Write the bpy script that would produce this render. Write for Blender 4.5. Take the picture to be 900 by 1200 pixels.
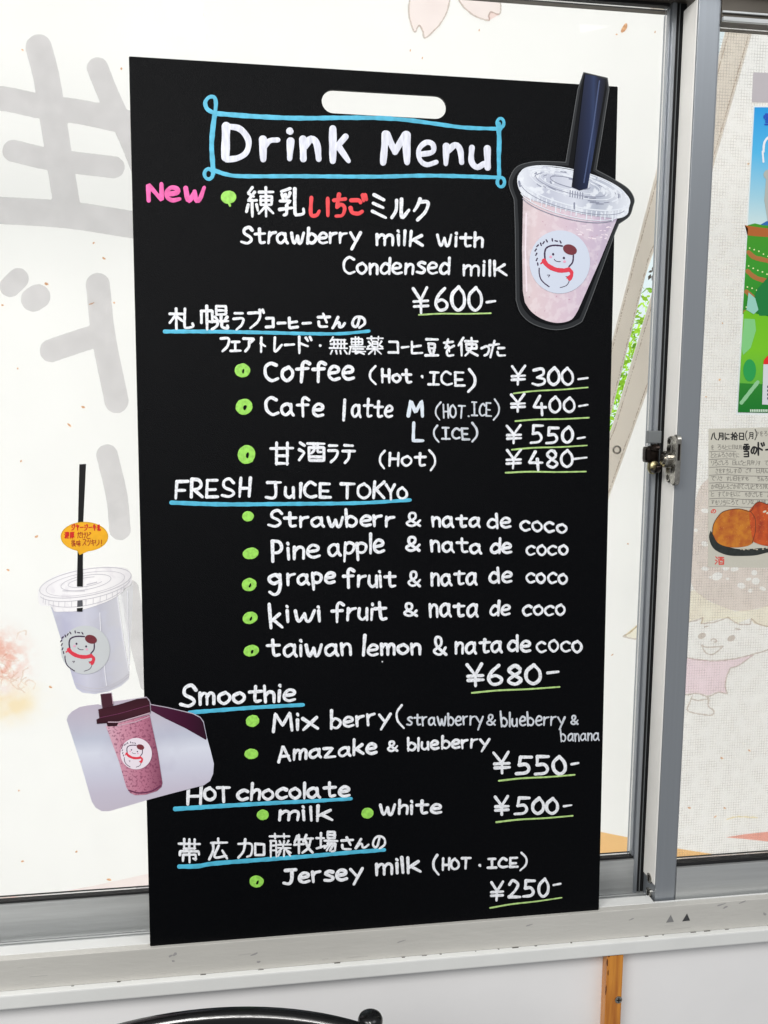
import bpy, bmesh, math, random
import numpy as np
from mathutils import Vector, Matrix
random.seed(7)
S = bpy.context.scene
for o in list(bpy.data.objects): bpy.data.objects.remove(o)
COL = S.collection
# ------------------------------------------------------------------ camera
# world: x along the window, y outwards (away from the room), z up; board foot at the origin
R = np.array([[0.98992266, -0.01144839, 0.14114556], [-0.14146877, -0.12431277, 0.98210637], [0.00630266, -0.99217704, -0.12467962]])
CAM = np.array([0.12345564, -0.86898377, 0.5729179])
F = 1000.0
cd = bpy.data.cameras.new('camera'); cam = bpy.data.objects.new('camera', cd); COL.objects.link(cam); S.camera = cam
cd.sensor_fit = 'HORIZONTAL'; cd.sensor_width = 36; cd.lens = 40.0; cd.clip_start = .02; cd.clip_end = 200
m = Matrix.Identity(4)
for i in range(3):
    m[i][0] = R[i][0]; m[i][1] = -R[i][1]; m[i][2] = -R[i][2]; m[i][3] = CAM[i]
cam.matrix_world = m
S.render.resolution_x = 768; S.render.resolution_y = 1024
# ------------------------------------------------------------------ light
w = bpy.data.worlds.new('World'); S.world = w; w.use_nodes = True
bg = w.node_tree.nodes['Background']; bg.inputs[0].default_value = (.96, .98, 1.0, 1); bg.inputs[1].default_value = .30
def area(name, loc, target, size, power, col, sy=None):
    l = bpy.data.lights.new(name, 'AREA'); l.energy = power; l.color = col; l.size = size
    if sy: l.shape = 'RECTANGLE'; l.size_y = sy
    o = bpy.data.objects.new(name, l); COL.objects.link(o); o.location = loc
    o.rotation_euler = (Vector(target) - Vector(loc)).to_track_quat('-Z', 'Y').to_euler(); return o
area('daylight_behind_banner', (.55, 3.0, .35), (.45, .4, .25), 2.4, 88, (1.0, .985, .955))
area('ceiling_lamp', (-.125, -1.9, 1.95), (-.125, -1.9, 0), .11, 36, (1.0, .98, .95), 1.2)
area('room_lamp', (1.5, -1.5, 2.35), (.3, 0, .4), 1.2, 13, (.97, .985, 1.0))  # this pair: unseen fills added to light the room side
area('room_lamp', (-1.1, -1.5, 1.5), (.25, 0, .3), 1.0, 31, (1.0, .985, .96))
S.view_settings.view_transform = 'Standard'; S.view_settings.look = 'None'; S.view_settings.exposure = 0; S.view_settings.gamma = 1
try:
    S.cycles.transparent_max_bounces = 24; S.cycles.max_bounces = 10; S.cycles.transmission_bounces = 8
except Exception: pass
# ------------------------------------------------------------------ planes: photograph ray -> point on a real plane
LEAN = math.radians(2.3)
def ray(px, py): return R @ np.array([(px-450)/F, (py-600)/F, 1.0])
class Plane:
    def __init__(s, p, n, wave=0):
        s.p = np.array(p, float); s.n = np.array(n, float); s.n /= np.linalg.norm(s.n); s.wave = wave   # n points to the room
    def at(s, px, py, h=0.0):
        d = ray(px, py); k = ((s.p - CAM) @ s.n) / (d @ s.n); P = CAM + d*k
        if s.wave:
            P = P.copy(); P[1] += s.wave*(math.sin(P[0]*5.3+P[2]*1.7)*.6 + math.sin(P[0]*2.1-P[2]*3.9+1)*.5)
        return P + s.n*h
BOARD = Plane((0, 0, 0), (0, -math.cos(LEAN), math.sin(LEAN)))
def YP(y, wave=0): return Plane((0, y, 0), (0, -1, 0), wave)
GL = YP(.0525); GR = YP(.0225)
# ------------------------------------------------------------------ materials
def srgb(r, g, b): return tuple(((c/255)/12.92 if c/255 <= .04045 else ((c/255+.055)/1.055)**2.4) for c in (r, g, b)) + (1,)
def new_mat(name):
    mt = bpy.data.materials.new(name); mt.use_nodes = True; nt = mt.node_tree
    return mt, nt, nt.nodes['Principled BSDF']
def pmat(name, col, rough=.5, metal=0, spec=.5, noise=0, nscale=60, bump=0, bscale=300, col2=None, coat=0, stretch=None):
    mt, nt, b = new_mat(name); c = srgb(*col)
    b.inputs['Base Color'].default_value = c; b.inputs['Roughness'].default_value = rough; b.inputs['Metallic'].default_value = metal
    b.inputs['Specular IOR Level'].default_value = spec; b.inputs['Coat Weight'].default_value = coat
    if noise or bump:
        tc = nt.nodes.new('ShaderNodeTexCoord'); mp = nt.nodes.new('ShaderNodeMapping'); nt.links.new(tc.outputs['Object'], mp.inputs[0])
        if stretch: mp.inputs['Scale'].default_value = stretch
    if noise:
        n = nt.nodes.new('ShaderNodeTexNoise'); n.inputs['Scale'].default_value = nscale; n.inputs['Detail'].default_value = 6; nt.links.new(mp.outputs[0], n.inputs[0])
        cr = nt.nodes.new('ShaderNodeValToRGB'); nt.links.new(n.outputs[0], cr.inputs[0])
        c2 = srgb(*col2) if col2 else tuple(x*(1-noise) for x in c[:3]) + (1,)
        cr.color_ramp.elements[0].color = c2; cr.color_ramp.elements[0].position = .35
        cr.color_ramp.elements[1].color = c; cr.color_ramp.elements[1].position = .62
        nt.links.new(cr.outputs[0], b.inputs['Base Color'])
        mr = nt.nodes.new('ShaderNodeMapRange'); nt.links.new(n.outputs[0], mr.inputs[0])
        mr.inputs['To Min'].default_value = min(1, rough*1.25); mr.inputs['To Max'].default_value = rough*.8; nt.links.new(mr.outputs[0], b.inputs['Roughness'])
    if bump:
        n2 = nt.nodes.new('ShaderNodeTexNoise'); n2.inputs['Scale'].default_value = bscale; n2.inputs['Detail'].default_value = 3; nt.links.new(mp.outputs[0], n2.inputs[0])
        bp = nt.nodes.new('ShaderNodeBump'); bp.inputs['Strength'].default_value = bump; bp.inputs['Distance'].default_value = .001
        nt.links.new(n2.outputs[0], bp.inputs['Height']); nt.links.new(bp.outputs[0], b.inputs['Normal'])
    return mt
def ramp_mat(name, stops, axis=0, rough=.35, noise=0, nscale=400, ncol=None, nthr=.6):
    """printed picture: colours run across the print (Generated coordinates), optional printed speckle"""
    mt, nt, b = new_mat(name); tc = nt.nodes.new('ShaderNodeTexCoord'); sp = nt.nodes.new('ShaderNodeSeparateXYZ')
    nt.links.new(tc.outputs['Generated'], sp.inputs[0]); cr = nt.nodes.new('ShaderNodeValToRGB'); nt.links.new(sp.outputs[axis], cr.inputs[0])
    el = cr.color_ramp.elements
    el[0].position = stops[0][0]; el[0].color = srgb(*stops[0][1]); el[1].position = stops[-1][0]; el[1].color = srgb(*stops[-1][1])
    for p, c in stops[1:-1]:
        e = el.new(p); e.color = srgb(*c)
    out = cr.outputs[0]
    if ncol:
        n = nt.nodes.new('ShaderNodeTexNoise'); n.inputs['Scale'].default_value = nscale; n.inputs['Detail'].default_value = 4; nt.links.new(tc.outputs['Object'], n.inputs[0])
        r2 = nt.nodes.new('ShaderNodeValToRGB'); nt.links.new(n.outputs[0], r2.inputs[0]); r2.color_ramp.elements[0].position = nthr; r2.color_ramp.elements[1].position = nthr+.1
        mx = nt.nodes.new('ShaderNodeMix'); mx.data_type = 'RGBA'; mf = nt.nodes.new('ShaderNodeMath'); mf.operation = 'MULTIPLY'; mf.inputs[1].default_value = noise
        nt.links.new(r2.outputs[0], mf.inputs[0]); nt.links.new(mf.outputs[0], mx.inputs[0]); nt.links.new(out, mx.inputs[6]); mx.inputs[7].default_value = srgb(*ncol); out = mx.outputs[2]
    nt.links.new(out, b.inputs['Base Color']); b.inputs['Roughness'].default_value = rough; b.inputs['Specular IOR Level'].default_value = .25
    return mt
def film(name, col, noise=0, nscale=30):
    """thin print: filters the light that comes through the cloth behind it"""
    mt = bpy.data.materials.new(name); mt.use_nodes = True; nt = mt.node_tree; nt.nodes.clear()
    o = nt.nodes.new('ShaderNodeOutputMaterial'); t = nt.nodes.new('ShaderNodeBsdfTransparent'); t.inputs[0].default_value = tuple(col)+(1,)
    if noise:
        tc = nt.nodes.new('ShaderNodeTexCoord'); n = nt.nodes.new('ShaderNodeTexNoise'); n.inputs['Scale'].default_value = nscale; n.inputs['Detail'].default_value = 8
        nt.links.new(tc.outputs['Object'], n.inputs[0]); cr = nt.nodes.new('ShaderNodeValToRGB'); nt.links.new(n.outputs[0], cr.inputs[0])
        cr.color_ramp.elements[0].position = .3; cr.color_ramp.elements[0].color = tuple(min(1, c*(1+noise)) for c in col)+(1,)
        cr.color_ramp.elements[1].position = .7; cr.color_ramp.elements[1].color = tuple(c*(1-noise) for c in col)+(1,)
        nt.links.new(cr.outputs[0], t.inputs[0])
    nt.links.new(t.outputs[0], o.inputs[0]); return mt
def cloth_mat(name, col, tr=.5):
    mt = bpy.data.materials.new(name); mt.use_nodes = True; nt = mt.node_tree; nt.nodes.clear()
    o = nt.nodes.new('ShaderNodeOutputMaterial'); a = nt.nodes.new('ShaderNodeBsdfTranslucent'); d = nt.nodes.new('ShaderNodeBsdfDiffuse'); mx = nt.nodes.new('ShaderNodeMixShader')
    tc = nt.nodes.new('ShaderNodeTexCoord'); n = nt.nodes.new('ShaderNodeTexNoise'); n.inputs['Scale'].default_value = 4; n.inputs['Detail'].default_value = 8
    nt.links.new(tc.outputs['Object'], n.inputs[0]); cr = nt.nodes.new('ShaderNodeValToRGB'); nt.links.new(n.outputs[0], cr.inputs[0])
    cr.color_ramp.elements[0].color = tuple(c*.93 for c in col)+(1,); cr.color_ramp.elements[1].color = tuple(col)+(1,)
    cr.color_ramp.elements[0].position = .3; cr.color_ramp.elements[1].position = .7
    nt.links.new(cr.outputs[0], a.inputs[0]); nt.links.new(cr.outputs[0], d.inputs[0])
    mx.inputs[0].default_value = tr; nt.links.new(d.outputs[0], mx.inputs[1]); nt.links.new(a.outputs[0], mx.inputs[2]); nt.links.new(mx.outputs[0], o.inputs[0]); return mt
def glass_mat(name):
    mt = bpy.data.materials.new(name); mt.use_nodes = True; nt = mt.node_tree; nt.nodes.clear()
    o = nt.nodes.new('ShaderNodeOutputMaterial'); t = nt.nodes.new('ShaderNodeBsdfTransparent'); t.inputs[0].default_value = (.985, .985, .982, 1)
    g = nt.nodes.new('ShaderNodeBsdfGlossy'); g.inputs['Roughness'].default_value = .02; fr = nt.nodes.new('ShaderNodeFresnel'); fr.inputs[0].default_value = 1.33
    mx = nt.nodes.new('ShaderNodeMixShader'); nt.links.new(fr.outputs[0], mx.inputs[0]); nt.links.new(t.outputs[0], mx.inputs[1]); nt.links.new(g.outputs[0], mx.inputs[2]); nt.links.new(mx.outputs[0], o.inputs[0]); return mt
M = {}
M['board'] = pmat('board_black', (4, 5, 8), .38, spec=.085, noise=.35, nscale=900, bump=.6, bscale=1300)
for n_ in [n for n in M['board'].node_tree.nodes if n.type == 'MAP_RANGE']: n_.inputs['To Min'].default_value = .46; n_.inputs['To Max'].default_value = .33
M['white'] = pmat('marker_white', (244, 246, 251), .6, noise=.26, nscale=420)
M['title'] = pmat('marker_title', (232, 234, 247), .6, noise=.22, nscale=120, stretch=(3, 1, .6))
M['pale'] = pmat('marker_pale_blue', (222, 232, 242), .55, noise=.15, nscale=200)
M['thin'] = pmat('marker_thin_white', (215, 220, 228), .55, noise=.25, nscale=300)
M['pink'] = pmat('marker_pink', (245, 95, 175), .5, noise=.25, nscale=150)
M['red'] = pmat('marker_red', (245, 68, 74), .5, noise=.2, nscale=150)
M['cyan'] = pmat('marker_cyan', (82, 190, 224), .5, noise=.22, nscale=120)
M['green'] = pmat('marker_green', (158, 226, 92), .5, noise=.25, nscale=300)
M['lime'] = pmat('marker_lime', (190, 226, 140), .5, noise=.3, nscale=200)
M['alu'] = pmat('aluminium', (164, 169, 175), .36, metal=.7, noise=.04, nscale=30, bump=.1, bscale=200, stretch=(9, 9, .25))
M['alu_h'] = pmat('aluminium_rail', (200, 202, 202), .36, metal=.6, noise=.1, nscale=30, bump=.1, bscale=200, stretch=(.25, 9, 9))
M['alu_face'] = pmat('aluminium_painted_face', (204, 202, 196), .42, metal=.15, noise=.05, nscale=26, bump=.35, bscale=110, stretch=(.5, 1, 2))
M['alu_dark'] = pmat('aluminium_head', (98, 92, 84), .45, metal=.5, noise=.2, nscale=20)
M['rubber'] = pmat('rubber', (14, 14, 16), .6)
M['sill'] = pmat('white_sill', (226, 227, 225), .4, noise=.04, nscale=16, bump=.2, bscale=90)
M['wall'] = pmat('white_wall_panel', (240, 239, 239), .5, noise=.035, nscale=9, bump=.05, bscale=80)
M['wood'] = pmat('varnished_wood', (214, 140, 48), .35, noise=.4, nscale=22, col2=(172, 98, 26), bump=.3, bscale=60, coat=.3, stretch=(7, 7, .5))
M['steel'] = pmat('steel', (190, 186, 178), .25, metal=1, noise=.3, nscale=200)
M['brass'] = pmat('brass', (176, 166, 128), .35, metal=1, noise=.2, nscale=200)
M['darkmetal'] = pmat('dark_metal', (52, 44, 40), .3, metal=.9, noise=.5, nscale=150)
M['greyplastic'] = pmat('grey_plastic', (112, 116, 118), .5)
M['gloss_black'] = pmat('gloss_black', (8, 8, 9), .26, coat=.2)
M['matt_black'] = pmat('matt_black', (16, 16, 17), .5)
M['cloth'] = cloth_mat('banner_cloth', (.91, .89, .868), .55)
M['hem'] = cloth_mat('banner_hem', (.91, .85, .77), .5)
M['glass'] = glass_mat('window_glass')
M['ink_grey'] = film('print_grey', (.775, .76, .775), .05)
M['ink_pink'] = film('print_pink', (.985, .90, .89), .03)
M['ink_brown'] = film('print_brown', (.86, .785, .75), .02)
M['ink_line'] = film('print_line', (.72, .66, .62))
M['ink_orange'] = film('print_orange', (1.0, .66, .32), .04)
M['ink_salmon'] = film('print_salmon', (.98, .50, .42), .04)
M['ink_yellow'] = film('print_yellow', (1.0, .88, .62), .04)
M['ink_lilac'] = film('print_lilac', (.97, .83, .90), .03)
M['ink_fleck'] = film('print_fleck', (.90, .50, .30), .3, 200)
M['ink_sketch'] = film('print_sketch', (.985, .87, .81), .08, 90)
M['ink_cream'] = film('print_cream', (.99, .93, .82), .05)
def flat(name, col, rough=.4, **k): 
    if name not in M: M[name] = pmat(name, col, rough, **k)
    return M[name]
# ------------------------------------------------------------------ mesh helpers
def tag(o, label=None, cat=None, group=None, kind=None):
    if label: o['label'] = label
    if cat: o['category'] = cat
    if group: o['group'] = group
    if kind: o['kind'] = kind
    return o
def thing(name, label, cat, loc=(0, 0, 0), group=None):
    o = bpy.data.objects.new(name, None); COL.objects.link(o); o.location = loc; o.empty_display_size = .02
    return tag(o, label, cat, group)
def root_loc(p):
    v = Vector((0, 0, 0))
    while p is not None: v += p.location; p = p.parent
    return v
class MB:
    def __init__(s): s.v = []; s.f = []; s.sm = []
    def add(s, vs, fs, smooth=False):
        b = len(s.v); s.v += [tuple(map(float, v)) for v in vs]; s.f += [tuple(i+b for i in f) for f in fs]; s.sm += [smooth]*len(fs)
    def build(s, name, mat, parent=None, loc=None, bevel=0, label=None, kind=None):
        me = bpy.data.meshes.new(name); base = root_loc(parent) + (Vector(loc) if loc else Vector((0, 0, 0)))
        me.from_pydata([tuple(Vector(v)-base) for v in s.v], [], s.f); me.polygons.foreach_set('use_smooth', s.sm)
        me.materials.append(M[mat] if isinstance(mat, str) else mat); me.update()
        o = bpy.data.objects.new(name, me); COL.objects.link(o)
        if loc: o.location = loc
        if parent: o.parent = parent
        if bevel:
            bm = bmesh.new(); bm.from_mesh(me); bmesh.ops.bevel(bm, geom=bm.edges[:], offset=bevel, segments=2, affect='EDGES', profile=.6); bm.to_mesh(me); bm.free()
        if label: o['label'] = label
        if kind: o['kind'] = kind
        return o
    def box(s, x0, x1, y0, y1, z0, z1):
        s.add([(x, y, z) for x in (x0, x1) for y in (y0, y1) for z in (z0, z1)],
              [(0, 1, 3, 2), (4, 6, 7, 5), (0, 4, 5, 1), (2, 3, 7, 6), (0, 2, 6, 4), (1, 5, 7, 3)]); return s
    def cyl(s, c, axis, r, h, n=24, rx=1.0):
        c = Vector(c); a = Vector(axis).normalized(); u = a.orthogonal().normalized(); v = a.cross(u)
        ring = [u*math.cos(t*2*math.pi/n)*r*rx + v*math.sin(t*2*math.pi/n)*r for t in range(n)]
        rb = .85
        vs = [c+p for p in ring]+[c+a*h*.8+p for p in ring]+[c+a*h+p*rb for p in ring]
        fs = [(i, (i+1) % n, n+(i+1) % n, n+i) for i in range(n)]+[(n+i, n+(i+1) % n, 2*n+(i+1) % n, 2*n+i) for i in range(n)]+[tuple(range(2*n, 3*n)), tuple(range(n-1, -1, -1))]
        s.add(vs, fs, False); return s
    def stroke(s, plane, pts, wpx, h=.00012, base=0.0, rough=.06):
        """a marker line laid on the plane: rounded ends, slightly uneven width, domed cross-section"""
        pts = [np.array(p, float) for p in pts]; hand = plane is BOARD and base < .0008; wpx = wpx*(.91 if hand else 1)
        if len(pts) == 1: pts = [pts[0], pts[0]+np.array([.3, .3])]
        seg = [np.linalg.norm(pts[i+1]-pts[i]) for i in range(len(pts)-1)]
        L = sum(seg)
        if L < 1e-6: return s
        step = max(wpx*.3, .35); n = max(2, int(L/step))
        C = []; T = []
        cum = np.concatenate([[0], np.cumsum(seg)])
        P = np.array(pts)
        for i in range(n+1):
            d = L*i/n; C.append(np.array([np.interp(d, cum, P[:, 0]), np.interp(d, cum, P[:, 1])]))
        C = np.array(C); T = np.gradient(C, axis=0); T /= (np.linalg.norm(T, axis=1)[:, None]+1e-9)
        hw = wpx/2; rows = []
        ph = random.random()*6; tp = random.uniform(.02, .16) if hand else 0; kq = .35 if hand else 1
        def W(i): return hw*(1+tp*(1-2*i/n)+rough*math.sin(ph+i*.9*kq)+rough*.7*math.sin(ph*2+i*2.3*kq))
        for a in (.0, .35, .65, .87): rows.append((C[0]-T[0]*hw*math.cos(math.asin(max(a, .0001))), T[0], W(0)*a, a))
        for i in range(n+1): rows.append((C[i], T[i], W(i), 1))
        for a in (.87, .65, .35, .0): rows.append((C[n]+T[n]*hw*math.cos(math.asin(max(a, .0001))), T[n], W(n)*a, a))
        vs = []; zz = random.random()*.00003
        for c, t, ww, k in rows:
            nn = np.array([-t[1], t[0]])
            for u in (-1, -.55, 0, .55, 1):
                q = c+nn*u*ww; vs.append(plane.at(q[0], q[1], base+zz-.00004+(h*(1-u*u*.95))*k**.5))
        fs = []
        for r in range(len(rows)-1):
            for j in range(4): a = r*5+j; fs.append((a, a+1, a+6, a+5))
        s.add(vs, fs, True); return s
    def poly(s, plane, pts, h=0.0, thick=0, smooth=False):
        if smooth: pts = cr(list(pts)+[pts[0]], 5, closed=True)[:-1]
        n = len(pts); vs = [plane.at(p[0], p[1], h) for p in pts]
        bm = bmesh.new(); bv = [bm.verts.new(v) for v in vs]
        try: bf = bm.faces.new(bv)
        except ValueError: bm.free(); return s
        bmesh.ops.triangulate(bm, faces=[bf], ngon_method='EAR_CLIP'); bm.verts.index_update()
        fs = [tuple(v.index for v in f.verts) for f in bm.faces]; bm.free()
        if thick:
            vs += [plane.at(p[0], p[1], h-thick) for p in pts]
            fs += [tuple(n+i for i in reversed(f)) for f in fs] + [(i, n+i, n+(i+1) % n, (i+1) % n) for i in range(n)]
        s.add(vs, fs); return s
    def ell(s, plane, cx, cy, rx, ry, rot=0, h=0.0, n=28, wob=0, thick=0):
        a = math.radians(rot); ph = random.random()*6; pts = []
        for i in range(n):
            t = i*2*math.pi/n; k = 1+wob*(math.sin(2*t+ph)*.6+math.sin(3*t+ph*2)*.4)
            x = rx*k*math.cos(t); y = ry*k*math.sin(t); pts.append((cx+x*math.cos(a)-y*math.sin(a), cy+x*math.sin(a)+y*math.cos(a)))
        return s.poly(plane, pts, h, thick)
def cr(pts, sub=6, closed=False):
    """Catmull-Rom through the points"""
    pts = [np.array(p, float) for p in pts]
    if len(pts) < 3: return pts
    P = ([pts[-2]]+pts+[pts[1]]) if closed else ([2*pts[0]-pts[1]]+pts+[2*pts[-1]-pts[-2]])
    out = []
    for i in range(1, len(P)-2):
        for k in range(sub):
            t = k/sub; a, b, c, d = P[i-1:i+3]
            out.append(.5*((2*b)+(-a+c)*t+(2*a-5*b+4*c-d)*t*t+(-a+3*b-3*c+d)*t**3))
    out.append(P[-2]); return out
def sdf_fill(mb, plane, strokes, h, cell=1.6):
    """union of fat strokes [(pts, width)] as one flat sheet (marching squares)"""
    segs = []
    for pts, wd in strokes:
        p = cr(pts, 5)
        for a, b in zip(p[:-1], p[1:]): segs.append((a, b, wd/2))
    allp = np.array([q for a, b, _ in segs for q in (a, b)]); r = max(x[2] for x in segs)+3
    x0, y0 = allp.min(0)-r; x1, y1 = allp.max(0)+r
    nx = int((x1-x0)/cell)+2; ny = int((y1-y0)/cell)+2
    X, Y = np.meshgrid(x0+np.arange(nx)*cell, y0+np.arange(ny)*cell); D = np.full(X.shape, 1e3)
    for a, b, rr in segs:
        d = b-a; l = d@d+1e-9; t = np.clip(((X-a[0])*d[0]+(Y-a[1])*d[1])/l, 0, 1)
        D = np.minimum(D, np.hypot(X-a[0]-t*d[0], Y-a[1]-t*d[1])-rr)
    D += .35*np.sin(X*.8+np.sin(Y*.7)*2)*np.sin(Y*.9)
    vid = {}; vs = []; fs = []
    def vert(key, x, y):
        if key not in vid: vid[key] = len(vs); vs.append(plane.at(x, y, h))
        return vid[key]
    for j in range(ny-1):
        for i in range(nx-1):
            c = [(i, j), (i+1, j), (i+1, j+1), (i, j+1)]; v = [D[q[1], q[0]] for q in c]
            if min(v) > 0: continue
            poly = []
            for k in range(4):
                a, b = c[k], c[(k+1) % 4]; va, vb = v[k], v[(k+1) % 4]
                if va <= 0: poly.append(vert(a, X[a[1], a[0]], Y[a[1], a[0]]))
                if (va <= 0) != (vb <= 0):
                    t = va/(va-vb); key = (min(a, b), max(a, b))
                    poly.append(vert(key, X[a[1], a[0]]*(1-t)+X[b[1], b[0]]*t, Y[a[1], a[0]]*(1-t)+Y[b[1], b[0]]*t))
            if len(poly) > 2: fs.append(tuple(poly))
    mb.add(vs, fs); return mb
# ------------------------------------------------------------------ handwriting: single-line alphabet (x-height 10, capitals 15, y up)
LAT = {
'a': "~8,8 5,10 1,7 1,2 4,0 8,4|~8,9.5 8,3 9.5,0", 'b': "1,15 1,0|~1,7 4,10 8,7 8,3 5,0 1,2", 'c': "~8,8.5 5,10 1,7 1,3 4,0 8,1.5",
'd': "~8,8 4,10 1,6 1,2 4,0 8,3|8,15 8,0", 'e': "~1,5 7,6 7.5,9 4,10.5 1,7 1,2.5 4,0 8,1", 'f': "~9,13.5 6,15.5 4,13 4,6 4,-1|0,8.5 8,9",
'g': "~8,8 5,10 1,8 1,5 4,3 8,5|~8,10 8.3,2 7,-4 4,-6 1,-4", 'h': "1,15 1,0|~1,6 4,9.5 7,8 7,0", 'i': "1,9.5 1,0|1,14 1.2,13.4",
'k': "1,15 1,-.5|7.5,10 1,4|3,5.5 8.5,0", 'l': "1,15 1,0", 'm': "1,10 1,0|~1,6 3.5,9.7 5.7,8 5.7,0|~5.7,6 8,9.7 10.5,8 10.5,0",
'n': "1,10 1,0|~1,6 4,9.7 7,8 7,0", 'o': "~5,10 1,7.5 1,3 4.5,0 8,3 8,7 5,10", 'p': "1,10 1,-5|~1,8 4,10 8,7.5 7,2.5 4,1 1,2.5",
'r': "1,10 1,0|~1,6 3,9 6.5,10", 's': "~7,9 4,10 1.2,8 4,5.5 7,3 5,.3 .5,1", 't': "~4,14 4,4 5,.5 8,1|0,9.5 8.5,9.8",
'u': "~1,10 1,3 4,0 7,3|~7,10 7.2,4 7.5,0", 'w': "~0,10 1.5,2 3,0 5.5,7|~5.5,7 7,0 9,1 11,10", 'x': "0,10 8,0|8,10 0,0", 'y': "0,10 4,3|9,10 5,1 2,-6",
'z': "0,10 7,10 0,0 8,0", 'A': "0,-1 4,15 9,0|2,5 8,5", 'C': "~9,13 5,15 1,11 1,4 5,0 9.5,1.5", 'D': "1,15 1,0|~1,15 6,13 9,8 6,2 1,0",
'E': "1,15 1,0|1,15 8,15|1,8 7,8|1,0 9,0", 'F': "1,15 1,-1|1,15 9,15|1,8 7,8", 'H': "1,15 1,0|8,15 8,0|1,8 8,8", 'I': "1,15 8,15|4.5,15 4.5,0|0,0 9,0",
'!': "1,15 1,0", 'J': "1,15 9,15|~6,15 6,4 4,0 0,1", 'K': "1,15 1,0|8,15 1,7|3,8 8.5,0", 'L': "1,15 1,0 8,0", 'M': "0,0 1.5,15 5.5,5 10,15 10.8,0",
'N': "0,0 0,15 8,0 8,15", 'O': "~5,15 1,12 1,4 5,0 9,4 9,11 5,15", 'P': "1,15 1,0|~1,15 6,14.5 8,11.5 6,8 1,7", 'R': "1,15 1,0|~1,15 6,14.5 8,11.5 6,8.5 1,7.5|3,7.5 9,0",
'S': "~9,12.5 6,15 2,13.5 2,10 7,6.5 8.5,3 5,0 0,1.5", 'T': "0,15 9.5,15|4.7,15 4.7,0", 'U': "~1,15 1,4 4,0 7.5,4|7.5,15 8,0", 'Y': "0,15 4.5,8|9.5,15 4.5,8 4,0",
'0': "~5,15 1,11 1,4 4.5,0 8,4 8,11 5,15", '2': "~1,12 4,15 8,12 5,6 0,0|0,0 9,0", '3': "~0,14 6,15 7,11 3,8|~3,8 8,6 8,2 4,0 0,1.5",
'4': "5,15 0,5 9,5|6,9 6,-3", '5': "2,15 1.5,9|~1.5,9 6,9.5 8,5 6,1 0,0|2,15 9,15", '6': "~7,15 3,11 1,5 3,0 7,1 8,5 5,8 1.5,6",
'8': "~7,13 4,15 1,12 4,8.5 8,4 5,0 1,3 4,8 7,11 6,14.5", '&': "~9,0 3,9 3,14 6,14 6,10 1,4 3,0 6,1 9,7", '(': "~4,17 1,11 1,4 4,-2", ')': "~0,17 3,11 3,4 0,-2",
'.': "1,5 1.2,4.6", '-': "0,7 7,7.4", '$': "0,15 4.5,8|9,15.5 4.5,8 4.2,-1|0,7 9,7.6|0,3.4 9,4"}
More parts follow.
